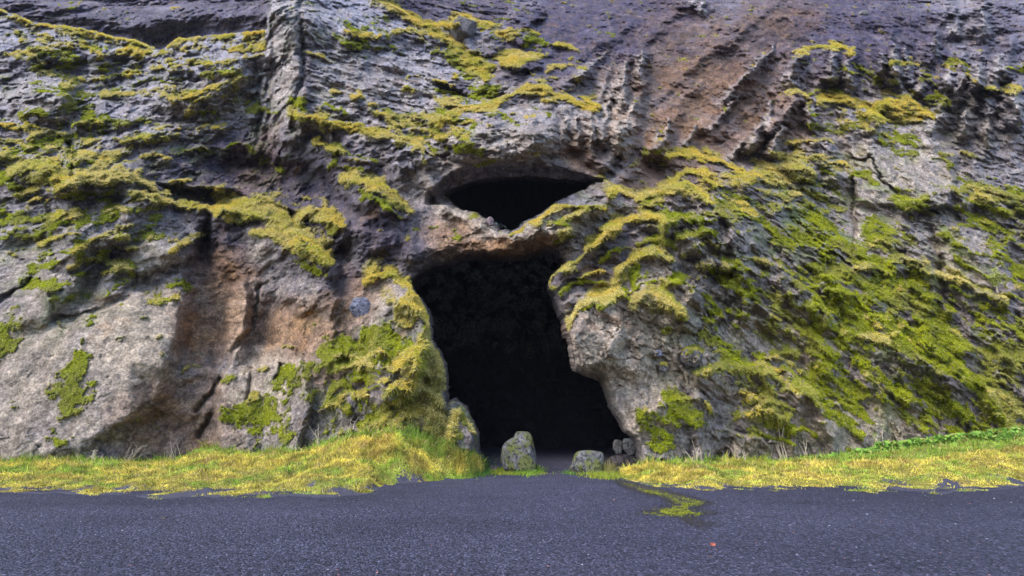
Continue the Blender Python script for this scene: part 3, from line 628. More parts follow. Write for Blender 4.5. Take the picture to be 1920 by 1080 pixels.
#TONES
def T(ch, *a): splat(tone[..., ch], *a)
for a in [(60, 700, 150, 130, 30, .75), (240, 640, 120, 90, 10, .95), (490, 730, 70, 90, 0, .9), (440, 590, 34, 80, 0, .7), (290, 480, 60, 40, 20, .6), (60, 520, 80, 60, 30, .45),
          (300, 560, 60, 30, 0, .6), (570, 690, 60, 40, 0, .5), (700, 560, 60, 50, 0, .5), (720, 620, 50, 30, 0, .6), (700, 660, 40, 20, 0, .6),
          (950, 270, 130, 35, 0, .55), (930, 80, 50, 40, 0, .5), (930, 160, 60, 30, 0, .75), (1040, 270, 50, 50, 0, .6), (900, 308, 100, 18, 8, 1.0), (1030, 300, 80, 20, -8, .8), (1170, 170, 60, 100, 0, 1.2), (1125, 150, 50, 24, 25, 1.1), (1150, 260, 40, 60, 0, .9), (1100, 240, 30, 60, 0, .7), (980, 240, 60, 30, 0, .4),
          (1160, 660, 110, 80, -50, .7), (1240, 660, 100, 90, 0, .6), (1300, 480, 50, 40, 0, .55), (1220, 780, 40, 60, 0, .5), (1400, 760, 120, 30, -40, .5),
          (1650, 290, 80, 80, 0, .85), (1740, 310, 60, 80, 0, .55), (1640, 350, 50, 40, 0, .8), (1680, 110, 28, 70, 0, .8), (1540, 130, 60, 40, 0, .6), (1800, 480, 80, 60, -30, .6), (1640, 440, 60, 40, 0, .55),
          (1480, 700, 100, 40, -40, .55), (1650, 800, 120, 40, 0, .45), (1420, 630, 90, 40, -40, .5), (1830, 20, 40, 60, 0, .5), (1850, 160, 60, 40, 0, .6), (1480, 250, 60, 60, 0, .45),
          (820, 370, 22, 60, 30, .5), (880, 420, 70, 26, -25, 1.0), (1010, 445, 80, 26, 20, 1.0), (950, 452, 60, 12, 0, 1.0), (1100, 430, 60, 40, 20, .4), (900, 460, 60, 14, 0, .4), (540, 120, 50, 130, 0, .8), (520, 220, 30, 50, 0, .7), (1180, 640, 100, 130, -30, 1.3), (1210, 740, 60, 80, 0, 1.1), (1620, 800, 150, 50, 0, .9), (1430, 850, 90, 30, 0, .8), (1500, 640, 60, 60, -30, .8), (1660, 320, 100, 90, 0, .8), (380, 660, 46, 40, 0, .6), (100, 640, 70, 60, 30, .6), (150, 560, 60, 30, 20, .6), (250, 700, 100, 70, 20, .7), (620, 240, 90, 22, -20, .5), (640, 300, 60, 30, -20, .3), (740, 330, 60, 20, -20, .3),
          (470, 450, 60, 50, 0, .55), (1310, 860, 90, 30, 0, .4), (770, 800, 26, 12, 0, .8), (760, 770, 16, 8, 0, .8), (530, 60, 60, 120, 0, .6), (640, 150, 120, 50, -20, .45), (760, 150, 90, 60, -20, .4), (1000, 200, 60, 30, 0, .6), (1120, 640, 90, 60, -40, .5), (400, 200, 100, 60, 10, .5), (90, 180, 90, 50, 0, .35), (430, 850, 60, 40, 0, .5), (1560, 830, 100, 30, 0, .5), (1700, 200, 200, 140, 0, .35)]: T(1, *a)
for a in [(470, 340, 170, 80, -10, .95), (600, 390, 130, 90, -20, .8), (620, 330, 120, 60, 0, .7), (420, 470, 50, 70, 0, .9), (720, 450, 90, 70, -30, .75), (640, 520, 40, 60, 0, .6), (330, 330, 90, 40, 0, .6),
          (1080, 60, 170, 100, 20, .95), (1180, 40, 180, 90, 20, .9), (1600, 60, 180, 90, 0, 1.0), (1400, 40, 120, 60, 20, .5), (1250, 110, 100, 60, 30, .6), (560, 300, 120, 60, 0, .5), (1740, 130, 60, 70, 0, .8), (1230, 340, 40, 40, 0, .5), (1200, 360, 30, 40, 45, .75), (1120, 300, 60, 40, 0, .4), (1140, 490, 70, 40, 35, .6),
          (980, 325, 130, 24, 0, .55), (1460, 230, 60, 80, 0, .3), (860, 170, 30, 14, 0, .7), (1880, 60, 80, 90, 0, .6), (570, 170, 20, 90, 0, .5), (1560, 170, 26, 26, 0, .5), (1860, 750, 60, 120, 0, .3), (290, 760, 30, 60, 0, .3), (1820, 600, 80, 60, -40, .3), (740, 520, 80, 20, 0, .4), (1050, 560, 30, 60, 0, .35)]: T(2, a[0], a[1], a[2], a[3], a[4], min(a[5]*1.2, 1.3))
for a in [(1330, 170, 150, 140, 40, .95), (1280, 260, 100, 70, 30, .95), (1470, 190, 60, 90, 30, .6), (1420, 60, 120, 60, 30, .75), (1220, 80, 90, 50, 30, .3), (1085, 290, 34, 34, 0, .6), (1190, 350, 26, 34, 40, .45),
          (420, 560, 60, 90, 0, .75), (380, 620, 50, 60, 0, .9), (560, 620, 100, 46, -5, .85), (640, 580, 60, 40, 0, .5), (330, 790, 90, 90, 0, .65), (280, 840, 60, 40, 0, .7), (560, 640, 90, 30, 0, .4),
          (860, 445, 60, 30, -20, .55), (930, 464, 70, 16, 0, 1.2), (870, 440, 40, 24, -20, .7), (990, 462, 60, 16, 10, 1.0), (480, 310, 50, 60, 0, .35), (680, 545, 36, 40, 0, .45), (600, 700, 50, 30, 0, .4), (380, 740, 40, 60, 0, .5), (1060, 650, 14, 40, 0, .3), (1400, 170, 40, 60, 0, .4)]: T(0, *a)
def og(ang, ka, kc, sd, o=4, g=0.65):
    a, b = rot(ang, ka, kc); b = b+0.9*fine+2.5*lowt; a = a+0.5*fine; return fbm(a+sd, Y_*0.3+sd, b+sd, o, g)
gr0 = fbm(X_*2.2+5, Y_*2.2, Z_*2.6, 5, 0.75)
grain = gr0*(1-np.clip(wStr+wScr+wDrp+wRgt+wFar, 0, 1))+og(-12, 0.35, 3.2, 3)*wStr*1.4+(0.5*gr0+0.75*og(42, 0.35, 2.2, 9))*wScr+og(84, 0.6, 2.6, 21)*wDrp*1.2+(0.5*gr0+0.8*og(-40, 0.5, 2.4, 31))*wRgt*(1-wDrp)+og(-5, .2, 2, 40)*wFar*1.2
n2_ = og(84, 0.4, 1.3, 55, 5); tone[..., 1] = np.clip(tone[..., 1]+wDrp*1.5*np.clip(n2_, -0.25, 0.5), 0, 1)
n3_ = 0.6*og(42, 0.16, 0.9, 66, 5)+0.6*fbm(X_*0.3+2, Y_*0.3, Z_*0.3, 4); tone[..., 0] = np.clip(tone[..., 0]+0.9*wScr*n3_, 0, 1); tone[..., 2] = np.clip(tone[..., 2]-0.8*wScr*n3_, 0, 1)
n4_ = fbm(X_*0.6+77, Y_*0.6, Z_*0.6, 5, 0.6)
tone[..., 1] = np.clip(tone[..., 1]+0.7*n4_*(1-wDrp)*(1-wScr), 0, 1); tone[..., 2] = np.clip(tone[..., 2]-0.5*n4_*(tone[..., 2] > 0.02), 0, 1)
tone[..., 0] = np.clip(tone[..., 0]+0.5*fbm(X_*0.45+7, Y_*0.45, Z_*0.45, 4, 0.6)*(tone[..., 0] > 0.02)+0.55*sstep(0.22, 0.45, fbm(X_*0.4+27, Y_*0.4, Z_*0.5, 5, 0.6))*(U < 1300), 0, 1)
SPn = np.clip(SP*(0.75+1.2*fbm(X_*1.2+4, Y_*1.2, Z_*0.8, 4, 0.65)), 0, 1); tone[..., 1] = np.maximum(tone[..., 1], 0.9*SPn); tone[..., 2] *= 1-SPn; tone[..., 0] *= 1-0.9*SPn
for a in [(845, 452, 50, 30, -30, .8), (925, 462, 70, 13, 0, 1.0), (985, 462, 50, 10, 10, .8)]: splat(tone[..., 0], *a)
for a in [(835, 385, 16, 40, 30, .8), (880, 412, 46, 16, -25, .8), (1000, 440, 60, 16, 20, .7), (1170, 660, 70, 90, -30, .75), (1220, 760, 40, 50, 0, .8), (1190, 660, 90, 90, 0, 1.0)]: splat(tone[..., 1], *a)
# --- moss mats: regional density against patchy noise
pm = fbm(X_*0.55+11, Y_*0.55, Z_*0.75, 6, 0.65)
a, b = rot(-38, 0.45, 1.1); ps = fbm(a+5, Y_*0.4, b, 6, 0.68)
dG = np.zeros_like(X_); dY = np.zeros_like(X_); dL = np.zeros_like(X_)
for a in [(1560, 500, 60, 90, -40, .75), (1480, 450, 60, 50, -40, .7), (1680, 560, 120, 80, -30, .8), (1740, 640, 130, 70, -35, .85), (1640, 620, 90, 50, -35, .75), (1860, 660, 90, 130, -50, .8), (1380, 550, 70, 60, -30, .75), (1400, 700, 90, 50, -30, .75),
          (1780, 760, 130, 60, -30, .8), (1560, 720, 90, 50, -30, .75), (1560, 380, 50, 60, 0, .6), (1680, 260, 40, 40, 0, .55), (1860, 400, 80, 60, -20, .7), (1660, 440, 50, 50, 0, .6), (1440, 780, 110, 40, -20, .75), (1290, 770, 50, 40, 0, .65), (1230, 800, 26, 50, 40, .75), (1350, 620, 60, 60, -40, .6), (1260, 400, 80, 40, 0, .5), (1390, 390, 80, 40, -20, .55), (1450, 600, 90, 50, -40, .5), (1900, 520, 50, 80, 0, .6), (1700, 400, 50, 60, -50, .6),
          (690, 660, 90, 46, 0, .9), (640, 700, 60, 50, 0, .85), (500, 770, 90, 26, 5, .8), (560, 770, 50, 60, 0, .6), (680, 780, 80, 50, 0, .75), (540, 720, 26, 50, 0, .6), (510, 810, 60, 30, 0, .5),
          (135, 745, 50, 60, 30, .62), (40, 600, 40, 40, 0, .5), (210, 500, 46, 60, 20, .65), (110, 500, 80, 50, 50, .6), (230, 670, 40, 40, 0, .5), (120, 800, 30, 50, 0, .5), (30, 750, 50, 30, 0, .5),
          (160, 400, 120, 40, 0, .6), (60, 420, 80, 40, 0, .6), (280, 420, 60, 40, 0, .5), (240, 170, 180, 60, 0, .3), (100, 110, 110, 60, 0, .5), (160, 230, 150, 50, 0, .4), (60, 300, 80, 60, 0, .55), (330, 200, 120, 60, 10, .3), (800, 235, 60, 40, 0, .5), (700, 60, 60, 40, 0, .35), (1090, 400, 80, 30, 20, .45), (1240, 500, 60, 60, 0, .35), (780, 820, 90, 40, 0, .6), (920, 60, 60, 60, 0, .3), (1640, 140, 30, 30, 0, .4), (1540, 230, 40, 30, 0, .45), (0, 640, 30, 40, 0, .6), (20, 340, 60, 60, 0, .6), (1620, 680, 110, 60, -35, .7), (1500, 620, 90, 60, -40, .65), (1700, 720, 120, 60, -30, .75), (1540, 440, 70, 60, -40, .75), (1880, 780, 80, 60, -30, .8), (1590, 560, 80, 70, -40, .85), (630, 650, 50, 40, 0, .9), (140, 700, 26, 80, -15, .7)]: splat(dG, *a)
for a in [(1380, 370, 110, 50, -10, .6), (1450, 320, 80, 40, 0, .6), (1530, 560, 90, 50, -40, .6), (1700, 620, 150, 50, -25, .55), (1800, 720, 120, 50, -35, .6), (1460, 500, 70, 40, -40, .55), (1420, 720, 90, 40, -20, .65), (1260, 350, 80, 40, 0, .55), (1860, 380, 70, 40, 0, .5), (1660, 490, 90, 30, -20, .6),
          (240, 120, 200, 40, 0, .42), (380, 170, 120, 60, 20, .45), (200, 270, 120, 40, 10, .5), (60, 260, 80, 60, 0, .45), (120, 340, 140, 30, 0, .55), (60, 80, 100, 40, -10, .5), (790, 700, 70, 60, 0, .55), (700, 720, 60, 50, 0, .5), (1100, 380, 80, 30, 20, .5), (800, 80, 60, 30, -30, .4), (800, 240, 60, 40, 0, .5), (500, 750, 60, 20, 0, .45), (1550, 300, 60, 30, 0, .5), (1880, 440, 50, 60, 0, .5), (1620, 220, 80, 24, 0, .35)]: splat(dY, *a)
for a in [(1560, 430, 180, 140, -20, 1.0), (1740, 580, 240, 220, -30, 1.0), (1560, 680, 140, 90, -30, .8), (300, 250, 320, 160, 0, .45), (120, 500, 180, 120, 30, .5), (680, 730, 160, 120, 0, .6), (1400, 640, 160, 200, -30, .5), (1100, 400, 120, 60, 0, .4), (860, 230, 90, 60, 0, .4), (1750, 280, 120, 100, 0, .4), (600, 60, 120, 60, 0, .35), (1780, 460, 60, 60, 0, .4), (120, 120, 160, 80, 0, .5)]: splat(dL, *a)
Pt = pt(U, V, Y0+D); _du = np.gradient(Pt, axis=1); _dv = np.gradient(Pt, axis=0); _n = np.cross(_du, _dv); _n /= np.linalg.norm(_n, axis=-1, keepdims=True)+1e-9
up = np.abs(_n[..., 1]) ; up = (_n[..., 2]*np.where(_n[..., 1] > 0, -1, 1)).astype(np.float32)
def blur(a, r):
    for ax in (0, 1):
        c = np.cumsum(np.pad(a, [(r+1, r) if k == ax else (0, 0) for k in (0, 1)], 'edge'), axis=ax)
        a = (np.take(c, range(2*r+1, c.shape[ax]), axis=ax)-np.take(c, range(0, c.shape[ax]-2*r-1), axis=ax))/(2*r+1)
    return a
up = blur(up, 3)
MY *= sstep(-0.5, 0.1, up+0.6*fine)*(0.35+0.65*sstep(-0.22, 0.10, pm+0.35*fine)); MY = np.maximum(MY, MS*(0.75+0.5*sstep(-0.3, 0.1, fine+up)).clip(0, 1))
UPM = float(np.median(up))
nzG = np.where(wRgt > 0.4, ps, pm)
MG = np.maximum(MG, sstep(0.28, 0.56, dG*0.70+nzG*1.0+0.3*(up-UPM))*0.95)
nzY = np.where(wRgt > 0.4, np.roll(ps, 90, 1), np.roll(pm, 120, 1))
mY2 = sstep(0.27, 0.56, dY*0.56+nzY*0.9+0.5*(up-UPM))
MY = np.maximum(MY, mY2*0.9)
LI = np.maximum(LI, np.clip(dL*sstep(-0.15, 0.5, pm+0.3*fine), 0, 0.75))
sw = np.clip(wRgt*1.2, 0, 1)*sstep(-0.12, 0.12, fbm(X_*0.45+15, Y_*0.45, Z_*0.45, 4, 0.6)+0.10)*(1-0.5*MS)*0.8
MG = np.maximum(MG, MY*sw); MY = MY*(1-sw)
# moss is ragged at small scale
rag = fbm(X_*2.6+3, Y_*2.6, Z_*2.6, 4, 0.65)
rhf = fbm(X_*3.5+13, Y_*3.5, Z_*4.5, 4, 0.8)
MY = np.clip(MY*1.25-0.2+(0.8*rag+0.6*rhf)*(MY > 0.03)*(1-0.5*MS), 0, 1)*sstep(0.05, 0.5, MY)
MG = sstep(0.25, 0.75, MG*0.95+(0.7*rag+1.3*rhf)*(MG > 0.02))*sstep(0.03, 0.3, MG)
MG = MG*(1-0.8*sstep(0.3, 0.8, MY))
# steep overhanging rock carries no moss; thick cushions stand proud of the rock
D -= 0.26*sstep(0.15, 0.85, MY)*(1+1.6*fbm(X_*1.1, Y_*1.1, Z_*1.5, 3, 0.5)).clip(0.2)+0.10*sstep(0.3, 0.7, MG)*(1+rag)
D -= 0.10*sstep(0.2, 0.6, MY)*fbm(X_*4, Y_*4, Z_*4, 3, 0.6)

# --- the holes: eye and mouth of the cave
EYE = [(832, 366), (846, 354), (874, 342), (905, 335), (960, 329), (1010, 331), (1060, 337), (1098, 341), (1122, 336), (1100, 352), (1066, 368), (1036, 384), (1018, 402), (998, 412), (976, 430), (955, 438), (934, 432), (922, 422), (918, 412), (902, 408), (888, 398), (870, 394), (850, 386)]
MOUTH = [(905, 1000), (903, 870), (898, 850), (896, 822), (880, 790), (868, 765), (850, 752), (836, 756), (833, 720), (831, 690), (820, 660), (804, 640), (803, 606), (797, 576), (780, 556), (768, 540), (768, 530), (786, 514), (812, 500), (845, 492), (872, 482), (915, 477), (950, 480), (985, 478), (1000, 470), (1020, 468), (1042, 478), (1058, 492), (1050, 506), (1034, 520), (1030, 534), (1040, 556), (1048, 575), (1060, 596), (1066, 620), (1074, 640), (1076, 672), (1082, 698), (1100, 708), (1132, 714), (1140, 740), (1148, 764), (1164, 790), (1172, 812), (1190, 822), (1198, 845), (1202, 890), (1204, 1000)]
smallu = (U+4*fbm(X_*1.0, Y_, Z_*1.0, 4, 0.65)).astype(np.float32); smallv = (V+4*fbm(X_*1.0+50, Y_, Z_, 4, 0.65)).astype(np.float32)
sE = signed(EYE, smallu, smallv); sM = signed(MOUTH, smallu, smallv)
# ceiling of the eye: the rock turns under between the lip and the hole
sg, e = line_s(LIP, (slice(0, H), slice(0, W)))
ceil_ = sstep(-2, 8, -sg)*np.exp(-(e/10)**2)*(1-sstep(30, 60, -sE))*(V < 385)
vh = np.interp(U, [790, 835, 880, 960, 1060, 1122], [385, 362, 342, 329, 337, 337])
vlip = np.interp(UW, [p[0] for p in LIP], [p[1] for p in LIP])
tcl = np.clip((V-vlip)/np.maximum(vh-vlip, 6), 0, 1)
D += ceil_*(0.4*sstep(0, 0.2, tcl)+1.2*tcl)
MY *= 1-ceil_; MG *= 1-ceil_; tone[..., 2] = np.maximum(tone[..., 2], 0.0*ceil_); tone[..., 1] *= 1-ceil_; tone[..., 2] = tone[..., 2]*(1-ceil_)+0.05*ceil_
for sd_, rr, dp in ((sE, 13.0, 0.9), (sM, 14.0, 1.0)):
    t = np.clip(1+sd_/rr, 0, 1)     # 0 far, 1 at the edge
    below = 1.0
    if sd_ is sE: below = 1-ceil_
    D += dp*(1-np.sqrt(np.clip(1-t*t, 0, 1)))*below*(sd_ < 0)+dp*(sd_ >= 0)
# the bridge between eye and mouth stands free of the chamber
YF = np.maximum(Y0+D, 14.0)
P = pt(U, V, YF)
jit = 0.07
P[..., 0] += jit*fbm(X_*2.1+9, Y_*2, Z_*2.1, 3, 0.6); P[..., 2] += jit*2*fbm(X_*2.1, Y_*2+31, Z_*2.1, 3, 0.6)
hole = (sE > 0) | (sM > 0)
idx = np.arange(H*W).reshape(H, W)
keep = ~(hole[:-1, :-1] & hole[1:, :-1] & hole[:-1, 1:] & hole[1:, 1:])
q = np.stack([idx[:-1, :-1], idx[1:, :-1], idx[1:, 1:], idx[:-1, 1:]], -1)
quads = q[keep]
# boundary of the kept faces inside the holes -> walls running back into the rock
hz = ~keep
def bedges():
    out = []
    a = hz[:-1, :] != hz[1:, :]                      # horizontal edges
    i, j = np.nonzero(a)
    flip = hz[:-1, :][a]
    e = np.stack([idx[i+1, j], idx[i+1, j+1]], -1); e[flip] = e[flip][:, ::-1]; out.append(e)
    a = hz[:, :-1] != hz[:, 1:]; i, j = np.nonzero(a); flip = ~hz[:, :-1][a]
    e = np.stack([idx[i, j+1], idx[i+1, j+1]], -1); e[flip] = e[flip][:, ::-1]; out.append(e)
    return np.concatenate(out)
be = bedges()
co = P.reshape(-1, 3)
bv, inv = np.unique(be, return_inverse=True); inv = inv.reshape(be.shape)
rings = [co[bv]]; base = co[bv]; dirv = base-CAM; dirv /= dirv[:, 1:2]
for k, dd in enumerate([0.25, 0.6, 1.1, 1.8, 2.8, 4.2]):
    nn = base+dirv*dd
    out = nn+0.0
    nz = 0.22*fbm(nn[:, 0]*1.5, nn[:, 1]*1.5, nn[:, 2]*1.5, 3)[:, None]
    cen = np.array([0.8, 0, 6.0]); rad = (nn-cen)*[1, 0, 1]; rad /= np.linalg.norm(rad, axis=1, keepdims=True)+1e-6
    isE = (sE.reshape(-1)[bv] > sM.reshape(-1)[bv])[:, None]; cen2 = np.where(isE, np.array([0.4, 0, 13.2]), np.array([0.6, 0, 5.0])); r2 = (cen2-nn)*[1, 0, 1]; r2 /= np.linalg.norm(r2, axis=1, keepdims=True)+1e-6
    up_ = np.where(r2[:, 2:3] < -0.3, 1.6, 1.0)
    rings.append(out+dirv*nz+r2*0.05*dd*up_*(1+1.2*nz))
n0 = len(co); allco = [co]; wq = []
prev = bv; start = n0
for k in range(1, len(rings)):
    allco.append(rings[k]); cur = np.arange(start, start+len(bv)); start += len(bv)
    wq.append(np.stack([prev[inv[:, 0]], prev[inv[:, 1]], cur[inv[:, 1]], cur[inv[:, 0]]], -1)); prev = cur
# closing hull: the outer border goes back to Y = 120
ring = np.concatenate([idx[0, :], idx[1:, -1], idx[-1, ::-1][1:], idx[::-1, 0][1:]])
rb = co[ring].copy(); rb[:, 1] = 120; allco.append(rb); cur = np.arange(start, start+len(ring)); start += len(ring)
wq.append(np.stack([ring[:-1], ring[1:], cur[1:], cur[:-1]], -1))
allco.append(np.array([[0, 120.0, 20.0]])); c_i = start
cap = np.stack([cur[:-1], cur[1:], np.full(len(ring)-1, c_i), np.full(len(ring)-1, c_i)], -1)
co_all = np.concatenate(allco); nF = len(co_all)
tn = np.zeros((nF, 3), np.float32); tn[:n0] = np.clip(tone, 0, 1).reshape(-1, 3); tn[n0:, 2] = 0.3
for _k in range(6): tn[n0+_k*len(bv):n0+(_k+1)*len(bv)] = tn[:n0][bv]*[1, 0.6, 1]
gn = np.full((nF, 3), 0.5, np.float32); gn[:n0] = np.clip(0.5+grain, 0, 1).reshape(-1, 1); ms = np.zeros((nF, 3), np.float32); ms[:n0] = np.stack([MY, MG, LI], -1).reshape(-1, 3)
fq = np.concatenate([quads]+wq)
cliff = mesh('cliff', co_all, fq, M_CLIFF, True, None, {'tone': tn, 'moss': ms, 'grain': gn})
tag(cliff, kind='structure')
capm = mesh('cliff_back', co_all[np.concatenate([cur, [c_i]])], np.stack([np.arange(len(ring)-1), np.arange(1, len(ring)), np.full(len(ring)-1, len(ring))], -1), M_CLIFF, True)
tag(capm, kind='structure')

# --- chamber wall deep inside the cave
def chamber():
    nu, nv = 420, 240
    th = np.linspace(R(-10), R(190), nu); ph = np.linspace(R(-8), R(88), nv)
    T_, Ph = np.meshgrid(th, ph)
    x = np.cos(T_)*np.cos(Ph); y = np.sin(T_)*np.cos(Ph); z = np.sin(Ph)
    n = fbm(x*3, y*3, z*3, 5, 0.6, 'r')
    r = 1-0.10*n-0.035*fbm(x*12, y*12, z*16, 4, 0.65, 'r')
    cc = np.stack([1.5+15*x*r, 25+15*y*r, -1+15.5*z*r], -1).reshape(-1, 3)
    i = np.arange(nu*nv).reshape(nv, nu)
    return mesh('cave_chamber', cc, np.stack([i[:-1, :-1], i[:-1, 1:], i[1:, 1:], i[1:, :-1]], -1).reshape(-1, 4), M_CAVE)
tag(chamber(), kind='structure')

# vertex normals of the cliff sheet, for planting
def normals(P):
    du = np.gradient(P, axis=1); dv = np.gradient(P, axis=0); n = np.cross(du, dv)
    n /= np.linalg.norm(n, axis=-1, keepdims=True)+1e-9
    f = np.sum(n*(CAM-P), -1) < 0; n[f] *= -1
    return n, np.linalg.norm(np.cross(du, dv), axis=-1)
NRM, AREA = normals(P)
def blades(name, pos, nrm, length, width, tint, mat, droop=0.3, spread=0.6, parts=1):
    n = len(pos); rnd = rng.normal(size=(n, 3)); d = nrm*1.0+rnd*spread+np.array([0, 0, -droop]); d /= np.linalg.norm(d, axis=1, keepdims=True)
    side = np.cross(d, rng.normal(size=(n, 3))); side /= np.linalg.norm(side, axis=1, keepdims=True)
    L = length[:, None]; W_ = width[:, None]
    p0 = pos-side*W_/2-d*0.03; p1 = pos+side*W_/2-d*0.03
    mid_ = pos+d*L*0.55; tip = pos+d*L+np.array([0, 0, -1])*L*droop*0.6
    m0 = mid_-side*W_*0.4; m1 = mid_+side*W_*0.4
    cc = np.stack([p0, p1, m1, m0, tip], 1).reshape(-1, 3)
    b = np.arange(n)[:, None]*5
    f = np.concatenate([b+[0, 1, 2], b+[0, 2, 3], b+[3, 2, 4]])
    sh = np.array([0.8, 0.8, 1.0, 1.0, 1.1])
    tt = (tint[:, None, :]*sh[None, :, None]).reshape(-1, 3)
    o = mesh(name, cc, f, mat, True, None, {'tint': tt})
    return tag(o, kind='stuff')
def scatter(mask, n, thr=0.15):
    wgt = (mask*AREA*(~hole)*(mask > thr)*(U > -30)*(U < 1950)*(V > -30)).ravel()
    k = rng.choice(len(wgt), n, p=wgt/wgt.sum())
    i, j = k//W, k % W; i = np.minimum(i, H-2); j = np.minimum(j, W-2)
    a, b = rng.random(n)[:, None], rng.random(n)[:, None]
    p = P[i, j]*(1-a)*(1-b)+P[i+1, j]*a*(1-b)+P[i, j+1]*(1-a)*b+P[i+1, j+1]*a*b
    return p, NRM[i, j], i, j
p, n_, i, j = scatter(np.clip(MY, 0, 1)**2, 480000, 0.08)
nz = fbm(p[:, 0]*0.5, p[:, 1]*0.5, p[:, 2]*0.5, 3)
t1 = rng.random(len(p)); mv = MY[i, j]; uz = n_[:, 2]
nl = fbm(p[:, 0]*0.22+5, p[:, 1]*0.22, p[:, 2]*0.22, 3); nh = fbm(p[:, 0]*2.2, p[:, 1]*2.2, p[:, 2]*2.2, 3)
gold = np.array([0.70, 0.51, 0.08]); lime = np.array([0.44, 0.43, 0.035]); straw = np.array([0.68, 0.55, 0.24]); dkg = np.array([0.15, 0.19, 0.02]); rust = np.array([0.36, 0.20, 0.05])
k = np.clip(0.5+2.2*nz+0.9*nl, 0, 1)[:, None]; tint = gold*(1-k)+lime*k
k = np.clip(0.25+2.4*nl+1.2*nh, 0, 0.8)[:, None]; tint = tint*(1-k)+straw*k
k = np.clip((1-sstep(0.3, 0.9, mv))*0.6+(0.35-uz).clip(0, 1)*0.7+1.1*nh.clip(-0.3, 0.5), 0, 0.85)[:, None]; tint = tint*(1-k)+dkg*k
tint = np.where((t1 > 0.95)[:, None], dkg, tint); tint = np.where((t1 < 0.04)[:, None], rust, tint); tint = np.where(((t1 > 0.07) & (t1 < 0.2))[:, None], straw, tint)
tint *= rng.uniform(1.0, 1.25, (len(p), 1))
blades('yellow_moss', p, n_, rng.uniform(0.03, 0.12, len(p))*(0.6+0.7*mv), rng.uniform(0.014, 0.03, len(p)), tint, M_MOSS, 0.35, 0.5)
p, n_, i, j = scatter(np.clip(MG, 0, 1)**1.8, 400000, 0.08)
nz = fbm(p[:, 0]*0.8+9, p[:, 1]*0.8, p[:, 2]*0.8, 3); k = np.clip(0.5+1.6*nz, 0, 1)[:, None]
tint = np.array([0.13, 0.155, 0.004])*(1-k)+np.array([0.48, 0.50, 0.012])*k
t1 = rng.random(len(p)); tint = np.where((t1 > 0.93)[:, None], np.array([0.08, 0.10, 0.012]), tint); k = np.clip(3.0*fbm(p[:, 0]*0.3+50, p[:, 1]*0.3, p[:, 2]*0.3, 3), 0, 0.7)[:, None]; tint = tint*(1-k)+np.array([0.42, 0.36, 0.12])*k; tint = np.where((t1 < 0.15)[:, None], np.array([0.45, 0.40, 0.14]), tint)
tint *= rng.uniform(0.8, 1.2, (len(p), 1))
blades('green_moss', p, n_, rng.uniform(0.025, 0.07, len(p)), rng.uniform(0.015, 0.035, len(p)), tint, M_MOSS, 0.2, 0.8)

#GROUND
def gz(x, y):
    x = np.asarray(x, float); y = np.asarray(y, float); o = x*0
    z = 0.035*fbm(x*0.35, y*0.35, o, 4)+0.016*fbm(x*2.6, y*2.6, o, 4, 0.6)+0.009*fbm(x*9, y*9, o, 2, 0.7)
    return z*np.exp(-(np.hypot(x, y-12)/40)**2)
def project(x, y, z):
    dx, dy, dz = x, y, z-CAM[2]; c, s_ = math.cos(PITCH), math.sin(PITCH); d = dy*c+dz*s_; h = -dy*s_+dz*c
    d = np.where(d > 0.3, d, 0.3); return 960+F_PX*dx/d, 540-F_PX*h/d
MOSSP = [(1165, 902), (1200, 915), (1240, 922), (1265, 930), (1300, 938), (1322, 944), (1290, 950), (1284, 955), (1328, 962), (1290, 967), (1240, 966), (1198, 960), (1230, 956), (1262, 953), (1266, 943), (1252, 932), (1220, 926), (1180, 912)]
WETP = [(1150, 898), (1200, 908), (1270, 924), (1340, 942), (1310, 953), (1348, 962), (1300, 972), (1350, 983), (1312, 991), (1284, 980), (1268, 970), (1190, 962), (1225, 953), (1256, 948), (1240, 934), (1190, 922), (1160, 910)]
def ground():
    ys = np.concatenate([-np.geomspace(2, 400, 20)[::-1], np.linspace(-1.5, 3, 8), np.linspace(3.2, 26, 420), np.geomspace(26.5, 115, 30)])
    xs = np.concatenate([-np.geomspace(20.3, 400, 25)[::-1], np.linspace(-20, 20, 520), np.geomspace(20.3, 400, 25)])
    Xg, Yg = np.meshgrid(xs, ys); zz = np.zeros_like(Xg)
    z = gz(Xg, Yg); pu, pv = project(Xg, Yg, z); wn = fbm(Xg*3, Yg*3, zz, 4, 0.6); wet = np.zeros((Xg.size, 3), np.float32)
    ok = Yg > 2
    wet[:, 0] = (sstep(-5, 3, signed(WETP, pu+5*wn, pv+5*wn))*ok).ravel(); wet[:, 1] = (sstep(-1, 3, signed(MOSSP, pu+9*wn, pv+4*wn)-1)*sstep(-.25, 0.2, wn)*0.8*ok).ravel()
    i = np.arange(Xg.size).reshape(Xg.shape)
    wet[:, 2] = (sstep(9.8, 11.4, Yg+1.2*fbm(Xg*0.3, Yg*0.5, zz, 4))*sstep(2.0, 5.5, np.abs(Xg-1)+1.0*fbm(Xg*0.4, Yg*0.4, zz+5, 3))).ravel()*0.8
    return mesh('gravel_ground', np.stack([Xg, Yg, z], -1).reshape(-1, 3), np.stack([i[:-1, :-1], i[:-1, 1:], i[1:, 1:], i[1:, :-1]], -1).reshape(-1, 4), M_GROUND, cols={'wet': wet})
tag(ground(), kind='structure')

